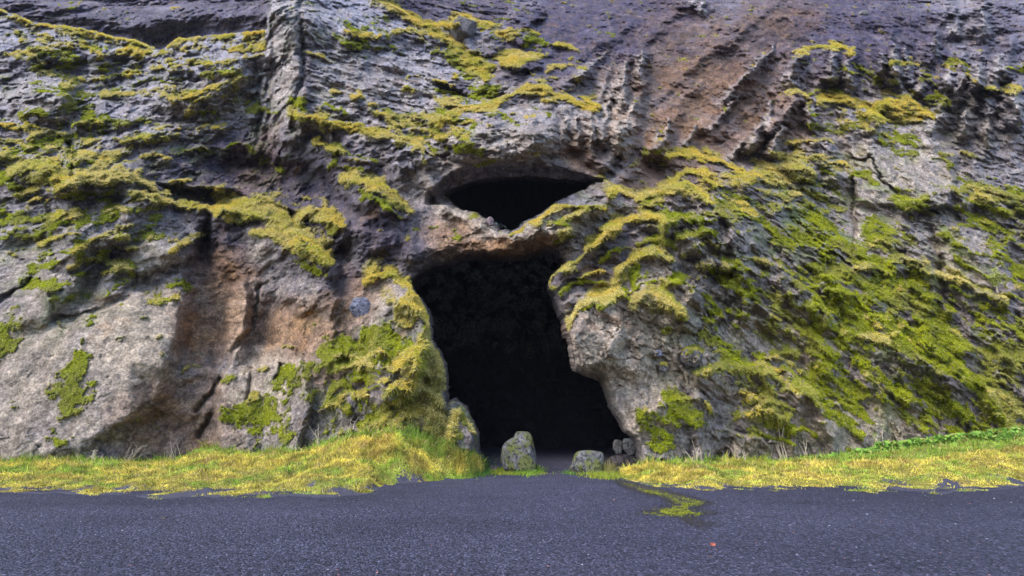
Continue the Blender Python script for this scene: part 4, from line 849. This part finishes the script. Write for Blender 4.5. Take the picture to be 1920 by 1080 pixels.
def cliffY(u, v):
    j = np.clip(np.searchsorted(AU, u), 0, W-1); i = np.clip(np.searchsorted(AV, v), 0, H-1); return YF[i, j]
def bank(name, up, lo, x0, x1, hb):
    n = 500; m = 60
    u = np.linspace(x0, x1, n); wig = fbm(u*0.012, u*0, u*0, 3, 0.5)*9
    vu = np.interp(u, *zip(*up)); vl = np.interp(u, *zip(*lo))+wig
    Yc = np.array([np.median([cliffY(a+d, b-4) for d in (-12, 0, 12)]) for a, b in zip(u, vu)])
    ker = np.ones(21)/21; Yc = np.convolve(np.pad(Yc, 10, 'edge'), ker, 'valid')
    lo_p = np.array([pt(a, b, groundY(b)) for a, b in zip(u, vl)]); up_p = pt(u, vu, Yc-0.15)
    t = np.linspace(-0.04, 1.25, m)[None, :, None]
    c = lo_p[:, None, :]*(1-t)+up_p[:, None, :]*t
    tt = t[0, :, 0][None, :]
    arch = sstep(0.08, 0.5, tt)*(1-sstep(0.8, 1, tt))
    c[..., 2] = lo_p[:, None, 2]-0.05*(tt < 0)+(up_p[:, None, 2]-lo_p[:, None, 2])*(sstep(0.05, 1.0, np.clip(tt, 0, 1))*0.5+0.5*np.clip((tt-0.1)/0.9, 0, 1.2))+hb*arch
    nz = fbm(c[..., 0]*0.8, c[..., 1]*0.8, c[..., 0]*0, 4, 0.55); edge = sstep(0, 0.25, tt)
    c[..., 2] += 0.34*nz*edge+0.16*np.maximum(fbm(c[..., 0]*1.7, c[..., 1]*1.7, c[..., 0]*0+2, 3), -0.1)*edge+0.05*fbm(c[..., 0]*3, c[..., 1]*3, c[..., 0]*0, 3)*edge
    i = np.arange(n*m).reshape(n, m)
    e_ = fbm(c[..., 0]*1.1, c[..., 1]*1.6, c[..., 0]*0, 5, 0.65); cv = sstep(0.08, 0.16, tt-0.45*e_)*np.ones_like(e_)
    o = mesh(name, c.reshape(-1, 3), np.stack([i[:-1, :-1], i[1:, :-1], i[1:, 1:], i[:-1, 1:]], -1).reshape(-1, 4), M_SOIL, cols={'cover': np.repeat(cv.reshape(-1, 1), 3, 1)})
    tag(o, kind='structure'); return c
UPL = [(-200, 868), (0, 866), (160, 866), (280, 866), (330, 862), (370, 846), (405, 838), (440, 848), (470, 853), (560, 842), (620, 830), (660, 820), (700, 812), (740, 808), (790, 814), (830, 826), (860, 838), (890, 854), (906, 862)]
LOL = [(-200, 918), (0, 922), (100, 925), (180, 930), (330, 932), (480, 934), (600, 930), (690, 926), (720, 912), (800, 904), (870, 896), (900, 890), (910, 880)]
UPR = [(1165, 890), (1190, 882), (1215, 876), (1250, 868), (1320, 866), (1400, 868), (1480, 864), (1560, 860), (1640, 850), (1700, 846), (1760, 838), (1830, 830), (1920, 820), (2100, 815)]
LOR = [(1160, 893), (1190, 904), (1240, 914), (1300, 919), (1400, 921), (1560, 921), (1620, 924), (1700, 922), (1750, 926), (1850, 918), (1920, 912), (2100, 905)]
BL = bank('grass_bank', UPL, LOL, -180, 908, 0.02); BR = bank('grass_bank', UPR, LOR, 1164, 2080, 0.04)

def bank_blades():
    ps, ns, Ls, ts = [], [], [], []
    for c, N in ((BL, 190000), (BR, 170000)):
        n, m = c.shape[:2]
        i = rng.integers(0, n-1, N); jf = rng.random(N)**0.9*(m-12); j = jf.astype(int); a = rng.random(N)[:, None]; b = (jf-j)[:, None]
        p = c[i, j]*(1-a)*(1-b)+c[i+1, j]*a*(1-b)+c[i, j+1]*(1-a)*b+c[i+1, j+1]*a*b
        t = -0.04+1.29*jf/m
        # broken lower edge
        e = fbm(p[:, 0]*1.1, p[:, 1]*1.6, p[:, 0]*0, 5, 0.65)
        ok = (t > 0.10+0.45*e-0.02)
        p = p[ok]; t = t[ok]
        g = fbm(p[:, 0]*0.5+3, p[:, 1]*0.9, p[:, 0]*0, 4, 0.6)+0.55*sstep(0.72, 1.0, t)
        if c is BL: g += 0.45*sstep(-4.2, -1.5, p[:, 0])*sstep(0.5, .1, t)
        else: g += 0.6*sstep(9, 14, p[:, 0])*sstep(0.55, .8, t)
        st = fbm(p[:, 0]*0.9+31, p[:, 1]*1.3, p[:, 0]*0, 4, 0.6)
        yel = np.array([0.70, 0.58, 0.11]); grn = np.array([0.30, 0.44, 0.06]); stw = np.array([0.66, 0.48, 0.22]); drk = np.array([0.10, 0.12, 0.02])
        k = sstep(-0.12, 0.32, g)[:, None]; tint = yel*(1-k)+grn*k; cl = fbm(p[:, 0]*2.2, p[:, 1]*2.2, p[:, 0]*0+8, 3)
        tint = tint*np.clip(1+1.5*cl, 0.45, 1.5)[:, None]
        tint = tint*(1-sstep(.2, .5, st)[:, None]*0.6)+stw*sstep(.2, .5, st)[:, None]*0.6
        bn = fbm(p[:, 0]*0.6+61, p[:, 1]*1.2, p[:, 0]*0, 4, 0.6); kb = np.clip(3.0*(bn-0.08), 0, 0.6)[:, None]; tint = tint*(1-kb)+np.array([0.40, 0.24, 0.06])*kb
        r = rng.random(len(p)); tint = np.where((r < 0.12)[:, None], stw, tint); tint = np.where((r > 0.93)[:, None], drk, tint)
        tint *= rng.uniform(0.65, 1.3, (len(p), 1))
        clump = 0.6+1.2*np.clip(fbm(p[:, 0]*1.6, p[:, 1]*1.6, p[:, 0]*0+4, 3)+0.35, 0, 1)
        L = rng.uniform(0.03, 0.12, len(p))*clump**1.5*(0.4+0.9*sstep(0.1, 0.8, t)); L = np.where(rng.random(len(p)) < 0.05+0.12*sstep(0.8, 1.0, t), L*2.4, L)
        ps.append(p); Ls.append(L); ts.append(tint); nn = np.tile([0, -0.25, 1.0], (len(p), 1)); ns.append(nn)
    return np.concatenate(ps), np.concatenate(ns), np.concatenate(Ls), np.concatenate(ts)
p, n_, L, tint = bank_blades()
blades('grass', p, n_, L, rng.uniform(0.010, 0.024, len(p)), tint, M_GRASS, 0.15, 0.42)
#OBJECTS
def flat_tufts(name, spots, mat, kind_label=None):
    ps, Ls, ts = [], [], []
    for (u, v, ru, rv, n, L, ca, cb) in spots:
        uu = u+rng.normal(size=n)*ru*0.5; vv = v+rng.normal(size=n)*rv*0.5; Yg = groundY(vv); p = pt(uu, vv, Yg); p[:, 2] = gz(p[:, 0], p[:, 1])-0.01
        k = rng.random((n, 1)); ps.append(p); Ls.append(rng.uniform(0.4, 1.1, n)*L); ts.append((np.array(ca)*(1-k)+np.array(cb)*k)*rng.uniform(0.7, 1.25, (n, 1)))
    p = np.concatenate(ps); return blades(name, p, np.tile([0, -0.2, 1.0], (len(p), 1)), np.concatenate(Ls), rng.uniform(0.010, 0.022, len(p)), np.concatenate(ts), mat, 0.12, 0.45)
LIME, GOLD, OLIV = (0.20, 0.36, 0.05), (0.50, 0.42, 0.06), (0.22, 0.23, 0.02)
flat_tufts('grass', [(950, 884, 30, 5, 1800, 0.16, LIME, GOLD), (990, 884, 26, 7, 2200, 0.22, LIME, (0.3, 0.42, 0.05)), (970, 888, 50, 3, 1400, 0.10, GOLD, LIME), (1075, 887, 16, 4, 500, 0.14, LIME, (0.1, 0.25, 0.04)),
  (1120, 889, 30, 6, 2000, 0.20, LIME, GOLD), (1138, 892, 26, 6, 1800, 0.18, LIME, GOLD), (1142, 886, 14, 8, 260, 0.55, (0.35, 0.28, 0.1), (0.25, 0.25, 0.06)), (890, 884, 30, 10, 1500, 0.22, LIME, (0.14, 0.28, 0.05)), (870, 870, 40, 16, 2600, 0.28, LIME, (0.16, 0.32, 0.05)),
  (1195, 892, 30, 8, 1500, 0.16, GOLD, LIME)], M_GRASS)
# short moss on the damp runnel in the gravel
n = 9000; uu = rng.uniform(1165, 1332, n*3); vv = rng.uniform(900, 970, n*3); q0 = pt(uu, vv, groundY(vv)); k = (signed(MOSSP, uu+4*rng.normal(size=n*3), vv+1.5*rng.normal(size=n*3)) > 0.5) & (fbm(q0[:, 0]*3, q0[:, 1]*3, q0[:, 0]*0, 4, 0.6) > -0.05)
p = pt(uu[k], vv[k], groundY(vv[k])); p[:, 2] = gz(p[:, 0], p[:, 1])-0.004; m_ = len(p)
blades('runnel_moss', p, np.tile([0, -0.2, 1.0], (m_, 1)), rng.uniform(0.01, 0.035, m_), rng.uniform(0.008, 0.018, m_), np.array([0.30, 0.31, 0.03])*rng.uniform(0.5, 1.3, (m_, 1)), M_GRASS, 0.1, 0.9)

# gravel: thousands of small loose stones
def gravel(n):
    y = 4.5+9.5*rng.random(n)**1.3; x = rng.uniform(-1, 1, n)*(1.25*y+1.5); z = gz(x, y)
    ok = np.ones(n, bool); r = rng.gamma(1.6, 0.0028, n)+0.004
    base = np.array([(1, 0, 0), (0.3, .9, 0), (-.8, .6, 0), (-.8, -.5, 0), (0.2, -1, 0), (0.15, 0.1, 0.75), (0, 0, -0.5)], float)
    f = [(0, 1, 5), (1, 2, 5), (2, 3, 5), (3, 4, 5), (4, 0, 5), (1, 0, 6), (2, 1, 6), (3, 2, 6), (4, 3, 6), (0, 4, 6)]
    a = rng.uniform(0, 6.28, n); c_, s_ = np.cos(a)[:, None], np.sin(a)[:, None]
    bx = base[None, :, 0]*rng.uniform(0.7, 1.3, (n, 7)); by = base[None, :, 1]*rng.uniform(0.7, 1.3, (n, 7)); bz = base[None, :, 2]*rng.uniform(0.6, 1.3, (n, 7))
    P_ = np.stack([(bx*c_-by*s_)*r[:, None]+x[:, None], (bx*s_+by*c_)*r[:, None]+y[:, None], bz*r[:, None]+z[:, None]+0.1*r[:, None]], -1)
    t = rng.random(n); col = np.tile([0.042, 0.039, 0.062], (n, 1)); col[t > 0.55] = [0.070, 0.066, 0.095]; col[t > 0.80] = [0.03, 0.028, 0.04]; col[t > 0.95] = [0.14, 0.135, 0.18]; col[t > 0.988] = [0.30, 0.29, 0.31]; col[t > 0.995] = [0.30, 0.13, 0.12]
    col *= rng.uniform(0.7, 1.3, (n, 1))
    fa = (np.arange(n)[:, None, None]*7+np.array(f)[None]).reshape(-1, 3)
    return mesh('gravel', P_.reshape(-1, 3), fa, M_STONE, False, cols={'tint': np.repeat(col, 7, 0)})
m = NT('loose_stone'); c, _, _, _ = m.attr('tint'); m.col(m.mix(0.7, c, m.ramp(m.noise(70, 3), [(0.3, .6), (.7, 1.4)]), 'MULTIPLY')); m.rough(0.8); M_STONE = m.m
tag(gravel(45000), kind='stuff')

# rocks built from their silhouettes: rows (v, left u, right u) at distance Y
def rock(rows, Y, mat, label, cat, name='boulder', deep=0.8, nz=0.10, bury=0.12, group=None, seed=0, yaw=0.0, pw=0.8, nseg=72, cut=(0.86, 1.06)):
    rows = sorted(rows); vs = np.array([r[0] for r in rows], float); L = [pt(r[1], r[0], Y) for r in rows]; Rr = [pt(r[2], r[0], Y) for r in rows]
    zc = np.array([p[2] for p in L]); xl = np.array([p[0] for p in L]); xr = np.array([p[0] for p in Rr])
    zc = zc[::-1]; xl = xl[::-1]; xr = xr[::-1]
    n = 48; zb = zc[0]-bury; zt = zc[-1]; tz = np.linspace(0, 1, n); z = zb+(zt-zb)*np.sin(tz*np.pi/2)**1.0
    wl = np.interp(z, zc, xl); wr = np.interp(z, zc, xr); cx = (wl+wr)/2; hw = (wr-wl)/2
    hmax = hw.max(); dep = deep*(0.35*hw+0.65*hmax*np.sqrt(np.clip(1-((z-zb)/(zt-zb+1e-6))**2.6, 0, 1)))
    ph = np.linspace(0, 2*np.pi, nseg, endpoint=False); cs, sn = np.cos(ph), np.sin(ph)
    cs_ = np.sign(cs)*np.abs(cs)**pw; sn_ = np.sign(sn)*np.abs(sn)**pw
    x = cx[:, None]+hw[:, None]*cs_[None]; y = Y+0.25*hmax+dep[:, None]*sn_[None]; zz = z[:, None]+0*x
    C_ = np.stack([x, y, zz], -1); ctr = np.stack([cx, cx*0+Y+0.25*hmax, z], -1)[:, None, :]
    k = 1.2/max(hmax, 0.05)
    d = fbm(x*k+seed, y*k, zz*k, 5, 0.6)*1.0+0.5*fbm(x*k*2.5+seed, y*k*2.5, zz*k*2.5, 3, 0.6, 'r')
    o = C_-ctr; ln = np.linalg.norm(o, axis=-1, keepdims=True)+1e-6; C_ = C_+o/ln*(d[..., None]-0.1)*nz*hmax
    C_[..., 2] += nz*hmax*0.6*fbm(x*k*1.3, y*k*1.3+9, zz*k, 3)*(z[:, None] > zb+0.3*(zt-zb))
    hc = (zt-zb)/2; cc0 = np.array([cx.mean(), Y+0.25*hmax, (zt+zb)/2]); sc3 = np.array([hmax, dep.max(), hc]); q3 = (C_-cc0)/sc3
    rs = np.random.default_rng(int(seed*7+3))
    for _k in range(16):
        nv = rs.normal(size=3); nv /= np.linalg.norm(nv); dd = rs.uniform(*cut); ov = q3@nv-dd; q3 = q3-np.maximum(ov, 0)[..., None]*nv*0.85
    C_ = cc0+q3*sc3
    top = C_[-1].mean(0)+[0, 0, 0.02*hmax]; bot = C_[0].mean(0)
    base = np.array([cx[0], Y+0.25*hmax, zb+bury])
    co = np.concatenate([C_.reshape(-1, 3), [top, bot]])-base
    i = np.arange(n*nseg).reshape(n, nseg); j = np.roll(i, -1, 1)
    f = np.stack([i[:-1], j[:-1], j[1:], i[1:]], -1).reshape(-1, 4)
    t_ = n*nseg; f = np.concatenate([f, np.stack([i[-1], j[-1], np.full(nseg, t_), np.full(nseg, t_)], -1)[:, :4]])
    tri = np.stack([i[-1], j[-1], np.full(nseg, t_)], -1)
    me = bpy.data.meshes.new(name); me.from_pydata(co.tolist(), [], f[:-nseg].tolist()+tri.tolist()+np.stack([j[0], i[0], np.full(nseg, t_+1)], -1).tolist())
    me.polygons.foreach_set('use_smooth', [True]*len(me.polygons)); me.update()
    ob = link(name, me, mat); ob.location = base; return tag(ob, label, cat, group)
M_B1 = mat_boulder('mossy_basalt', (0.060, 0.057, 0.062), (0.22, 0.21, 0.20), 0.8, 0.50)
M_B2 = mat_boulder('blue_grey_basalt', (0.07, 0.07, 0.10), (0.26, 0.26, 0.33), 0.3, 0.58)
M_B3 = mat_boulder('dark_stone', (0.06, 0.05, 0.055), (0.12, 0.10, 0.10), 0.0)
M_B4 = mat_boulder('pale_cave_stone', (0.14, 0.135, 0.13), (0.24, 0.23, 0.22), 0.0)
M_B5 = mat_boulder('red_stone', (0.40, 0.10, 0.07), (0.50, 0.16, 0.10), 0.0)
M_B6 = mat_boulder('reddish_brown_stone', (0.17, 0.12, 0.12), (0.26, 0.20, 0.20), 0.0)
M_B7 = mat_boulder('moss_topped_stone', (0.08, 0.075, 0.085), (0.20, 0.18, 0.18), 1.0, 0.40, ((0.20, 0.18, 0.015), (0.42, 0.34, 0.05)), True)
rock([(809, 970, 990), (812, 967, 995), (820, 964, 998), (824, 955, 999), (830, 947, 1000), (838, 942, 1002), (850, 940, 1004), (862, 939, 1006), (875, 939, 1008), (886, 943, 1006)], 17.7, M_B1, 'tall moss-flecked grey boulder with a blunt top, standing in the middle of the cave mouth', 'boulder', deep=0.75, nz=0.06, cut=(0.97, 1.12))
rock([(845, 1096, 1108), (847, 1086, 1130), (851, 1080, 1133), (860, 1076, 1134), (870, 1073, 1134), (879, 1069, 1133), (888, 1066, 1131)], 17.2, M_B1, 'low broad moss-flecked boulder at the right side of the cave mouth', 'boulder', deep=0.7, nz=0.08, seed=5, cut=(0.95, 1.12))
rock([(754, 846, 858), (760, 841, 868), (772, 838, 876), (800, 836, 890), (835, 838, 899), (868, 842, 904), (884, 846, 906)], 17.15, M_B1, 'dark moss-streaked rock leaning on the left doorpost of the cave mouth', 'boulder', deep=0.7, nz=0.12, seed=15, cut=(0.9, 1.1))
rock([(874, 923, 928), (876, 920, 931), (880, 919, 932), (883, 921, 931)], groundY(883), M_B6, 'small round reddish stone on the gravel left of the tall boulder', 'stone', 'stone', nz=0.15, bury=0.02, nseg=32)
rock([(890, 1095, 1101), (892, 1093, 1103), (895, 1094, 1103)], groundY(895), M_B3, 'small dark stone on the gravel right in front of the low broad boulder', 'stone', 'stone', nz=0.15, bury=0.02, nseg=32)
rock([(878, 1178, 1186), (882, 1174, 1190), (888, 1173, 1192)], groundY(889), M_B3, 'dark stone in the shade beside the tip of the right grass bank', 'stone', 'stone', nz=0.15, bury=0.02, nseg=32)
rock([(968, 303, 309), (970, 301, 312), (973, 302, 312)], groundY(973), M_B3, 'lone dark stone on the gravel at the left, below the grass bank', 'stone', 'stone', nz=0.2, bury=0.01, nseg=32)
rock([(1018, 1334, 1340), (1020, 1331, 1343), (1023, 1333, 1342)], groundY(1023), M_B5, 'flat red stone on the gravel below the mossy runnel', 'stone', 'stone', nz=0.2, bury=0.01, nseg=32)
rock([(1041, 1330, 1335), (1044, 1329, 1337)], groundY(1044), M_B3, 'tiny black stone just below the red stone', 'stone', 'stone', nz=0.2, bury=0.01, nseg=24)
rock([(823, 1152, 1164), (830, 1149, 1168), (842, 1150, 1168), (848, 1154, 1166)], 22.0, M_B4, 'dim grey block inside the cave, left one of the pair behind the right edge', 'boulder', deep=0.7, nz=0.08, seed=3)
rock([(821, 1170, 1194), (830, 1168, 1196), (842, 1170, 1194), (850, 1176, 1188), (854, 1180, 1184)], 20.6, M_B4, 'pale angular block inside the cave close to its right edge', 'boulder', deep=0.7, nz=0.06, bury=0.02, seed=8, pw=0.6)
rock([(852, 1150, 1196), (858, 1146, 1200), (868, 1142, 1204), (876, 1140, 1206)], 20.6, M_B3, 'dark rubble heap under the pale block inside the cave', 'rubble', 'rubble_heap', deep=0.5, nz=0.25, seed=12)
def cy(u, v): return float(cliffY(u, v))
rock([(556, 664, 684), (562, 655, 692), (575, 652, 697), (588, 658, 695), (597, 668, 686)], cy(675, 577)-0.02, M_B2, 'rounded blue-grey boulder stuck in the rock left of the cave mouth', 'boulder', deep=0.6, nz=0.24, bury=0.02, seed=4, cut=(0.8, 1.05))
rock([(650, 1286, 1308), (656, 1278, 1316), (668, 1277, 1319), (680, 1283, 1313), (688, 1292, 1305)], cy(1298, 668)+0.05, M_B7, 'large moss-capped stone stuck in the rock right of the cave mouth', 'stone', 'stone', deep=0.6, nz=0.15, bury=0.02, seed=6)
rock([(677, 1240, 1250), (684, 1234, 1253), (692, 1235, 1253), (698, 1240, 1248)], cy(1243, 688)-0.05, M_B7, 'small moss-capped stone stuck in the rock, lower left of the large one', 'stone', 'stone', deep=0.6, nz=0.15, bury=0.02, seed=7, nseg=40)
rock([(656, 1232, 1240), (661, 1228, 1243), (668, 1230, 1242)], cy(1236, 662)-0.05, M_B2, 'little bare grey stone in the rock above the small moss-capped one', 'stone', 'stone', deep=0.6, nz=0.15, bury=0.02, seed=9, nseg=32)
rock([(406, 914, 921), (410, 911, 925), (416, 912, 927), (422, 916, 928)], cy(912, 428)+0.2, M_B6, 'rounded stone perched on the lower rim of the upper opening', 'stone', 'stone', deep=0.8, nz=0.08, bury=0.05, seed=10, nseg=40)
rock([(30, 854, 882), (34, 848, 889), (44, 845, 893), (56, 846, 892), (66, 850, 888)], cy(868, 52)+0.35, M_B7, 'moss-topped boulder at the top of the gully above the upper opening', 'boulder', deep=0.8, nz=0.2, bury=0.3, seed=11, cut=(0.75, 1.0))
rock([(20, 1616, 1626), (24, 1608, 1628), (30, 1608, 1627)], cy(1618, 26)-0.2, M_B4, 'small pale block lying on the dark slope at the top right', 'stone', 'stone', deep=0.8, nz=0.15, bury=0.05, seed=13, nseg=32)

# plants
m = NT('dry_stem'); m.col(m.mix(m.noise(20, 3), (0.34, 0.25, 0.17), (0.60, 0.50, 0.38))); m.rough(0.9); M_STEM = m.m
m = NT('leaf'); cc, _, _, _ = m.attr('tint'); m.col(cc); m.rough(0.6); M_LEAF = m.m
def tube(pts, r0, r1, V_, F_, ns=5):
    pts = np.array(pts); b = len(V_); n = len(pts)
    for k in range(n):
        t = pts[min(k+1, n-1)]-pts[max(k-1, 0)]; t /= np.linalg.norm(t)+1e-9
        a = np.cross(t, [0.3, 1, 0.1]); a /= np.linalg.norm(a)+1e-9; c = np.cross(t, a); r = r0+(r1-r0)*k/(n-1)
        for j in range(ns): q_ = 2*math.pi*j/ns; V_.append(pts[k]+r*(a*math.cos(q_)+c*math.sin(q_)))
    for k in range(n-1):
        for j in range(ns): j2 = (j+1) % ns; F_.append((b+k*ns+j, b+k*ns+j2, b+(k+1)*ns+j2, b+(k+1)*ns+j))
def plant(u, v, h, n, label, lean=0.4, leaves=0, Y=None, leafcol=(0.16, 0.22, 0.03), thick=0.018, name='dry_shrub', cat='shrub'):
    thick *= 1.35; h *= 1.15
    if Y is None: Y = cy(u, v-6)-0.35
    base = pt(u, v, Y); V_, F_ = [], []; tips = []
    for k in range(n):
        a = rng.uniform(0, 6.28); tilt = rng.uniform(0, lean); hh = h*rng.uniform(0.55, 1.05)
        p = np.array([rng.normal()*0.08*n**0.5*0.6, rng.normal()*0.05, -0.12]); d = np.array([math.cos(a)*math.sin(tilt), math.sin(a)*math.sin(tilt), math.cos(tilt)])
        pts = [p]; 
        for s_ in range(6):
            d = d+rng.normal(size=3)*0.16; d /= np.linalg.norm(d); p = p+d*hh/6; pts.append(p)
            if s_ > 1 and rng.random() < 0.55:
                d2 = d+rng.normal(size=3)*0.7; d2 /= np.linalg.norm(d2); q_ = [p, p+d2*hh*0.12, p+d2*hh*0.2+np.array([0, 0, .05*hh])]; tube(q_, thick*0.45, 0.003, V_, F_, 4); tips.append(q_[-1])
        tube(pts, thick, 0.004, V_, F_); tips += pts[3:]
    o = bpy.data.objects.new(name, None) if leaves else None
    me = bpy.data.meshes.new(name); me.from_pydata([tuple(x) for x in V_], [], F_); me.update()
    if leaves:
        sc.collection.objects.link(o); link('stem', me, M_STEM, o)
        tips = np.array(tips); q_ = tips[rng.integers(0, len(tips), leaves)]+rng.normal(size=(leaves, 3))*0.07
        nn = rng.normal(size=(leaves, 3)); nn /= np.linalg.norm(nn, axis=1, keepdims=True); sd_ = np.cross(nn, rng.normal(size=(leaves, 3))); sd_ /= np.linalg.norm(sd_, axis=1, keepdims=True)
        L = rng.uniform(0.04, 0.09, (leaves, 1)); w_ = L*0.4
        C_ = np.stack([q_, q_+nn*L*.5+sd_*w_, q_+nn*L, q_+nn*L*.5-sd_*w_], 1).reshape(-1, 3)
        mesh('foliage', C_, np.arange(leaves*4).reshape(-1, 4), M_LEAF, True, o, {'tint': np.repeat(np.array(leafcol)*rng.uniform(.6, 1.4, (leaves, 1)), 4, 0)})
    else: o = link(name, me, M_STEM)
    o.location = base; return tag(o, label, cat)
plant(240, 864, 1.0, 14, 'clump of bare pale twigs at the foot of the dark hollow on the left', 0.9, thick=0.02)
plant(178, 864, 0.55, 4, 'few short bare twigs at the cliff foot near the left end', 0.6)
plant(330, 858, 0.7, 6, 'small tuft of thin reddish twigs beside the clump of pale twigs', 0.5, thick=0.010)
plant(601, 842, 1.3, 3, 'slender bare sapling leaning right on the left grass bank', 0.35, Y=cy(601, 820)-0.7, thick=0.02)
plant(656, 812, 0.9, 2, 'short forked bare stem in front of the green moss, left of the mouth', 0.3, Y=cy(656, 790)-0.4, thick=0.016)
plant(1308, 872, 0.9, 5, 'low bare shrub at the cliff foot just right of the cave', 0.5)
plant(1365, 870, 1.1, 6, 'bare twiggy shrub next to the small dark hollow in the cliff foot', 0.5)
plant(1392, 868, 0.7, 4, 'sprawling twigs lying over right of the small dark hollow', 1.1)
plant(1470, 864, 1.9, 7, 'tall shrub with pale stems and thin yellow-green leaves by the right bank', 0.45, leaves=260, leafcol=(0.24, 0.25, 0.06), thick=0.022)
plant(1512, 864, 1.5, 5, 'narrow shrub with reddish stems and few leaves beside the tall shrub', 0.3, leaves=120, leafcol=(0.20, 0.2, 0.05), thick=0.02)
plant(1655, 850, 1.3, 5, 'thin shrub of upright brown stems amid the leafy growth on the right', 0.3, leaves=90)
plant(1885, 838, 1.1, 4, 'short pale stems at the far right above the grass bank', 0.4, leaves=60)
plant(1872, 545, 1.0, 2, 'single leafy yellow-green plant growing on the cliff ledge at the far right', 0.25, leaves=900, Y=cy(1872, 548)-0.2, thick=0.012, leafcol=(0.28, 0.30, 0.07), name='ledge_plant', cat='plant')
# leafy growth along the cliff foot on the right
def leafy(spots):
    ps = []
    for u0, u1, N, dv in spots:
        u = rng.uniform(u0, u1, N); vb = np.interp(u, *zip(*UPR)); h = fbm(u*0.03, u*0, u*0, 3)*8
        v = vb+6-rng.random(N)*(dv+h); Y = np.array([cy(a, b-10) for a, b in zip(u, v)])-rng.uniform(0.1, 0.9, N); ps.append(pt(u, v, Y))
    p = np.concatenate(ps); n = len(p); nn = rng.normal(size=(n, 3))+[0, -0.6, 0.8]; nn /= np.linalg.norm(nn, axis=1, keepdims=True)
    a = np.cross(nn, rng.normal(size=(n, 3))); a /= np.linalg.norm(a, axis=1, keepdims=True); b = np.cross(nn, a); L = rng.uniform(0.04, 0.13, (n, 1))
    C_ = np.stack([p-a*L, p+b*L*.55, p+a*L, p-b*L*.55], 1).reshape(-1, 3)
    col = np.array([0.15, 0.28, 0.035])*rng.uniform(.5, 1.5, (n, 1)); y_ = rng.random(n) > 0.8; col[y_] = [0.28, 0.30, 0.06]
    return mesh('leafy_undergrowth', C_, np.arange(n*4).reshape(-1, 4), M_LEAF, True, None, {'tint': np.repeat(col, 4, 0)})
tag(leafy([(1500, 1640, 1400, 12), (1640, 1940, 5200, 26), (1560, 1700, 1200, 16), (1220, 1320, 300, 6)]), kind='stuff')

# thin blue air between the camera and the cliff
hb = bpy.data.meshes.new('haze'); x0, x1, y0, y1, z0, z1 = -420, 420, -420, 130, -3, 175
hb.from_pydata([(x, y, z) for x in (x0, x1) for y in (y0, y1) for z in (z0, z1)], [], [(0, 1, 3, 2), (4, 6, 7, 5), (0, 4, 5, 1), (2, 3, 7, 6), (0, 2, 6, 4), (1, 5, 7, 3)])
m = bpy.data.materials.new('haze'); m.use_nodes = True; t = m.node_tree; t.nodes.clear(); o_ = t.nodes.new('ShaderNodeOutputMaterial'); v_ = t.nodes.new('ShaderNodeVolumePrincipled')
v_.inputs['Color'].default_value = (0.80, 0.84, 1.0, 1); v_.inputs['Density'].default_value = 0.00018; t.links.new(v_.outputs[0], o_.inputs['Volume'])
tag(link('haze', hb, m), kind='stuff')
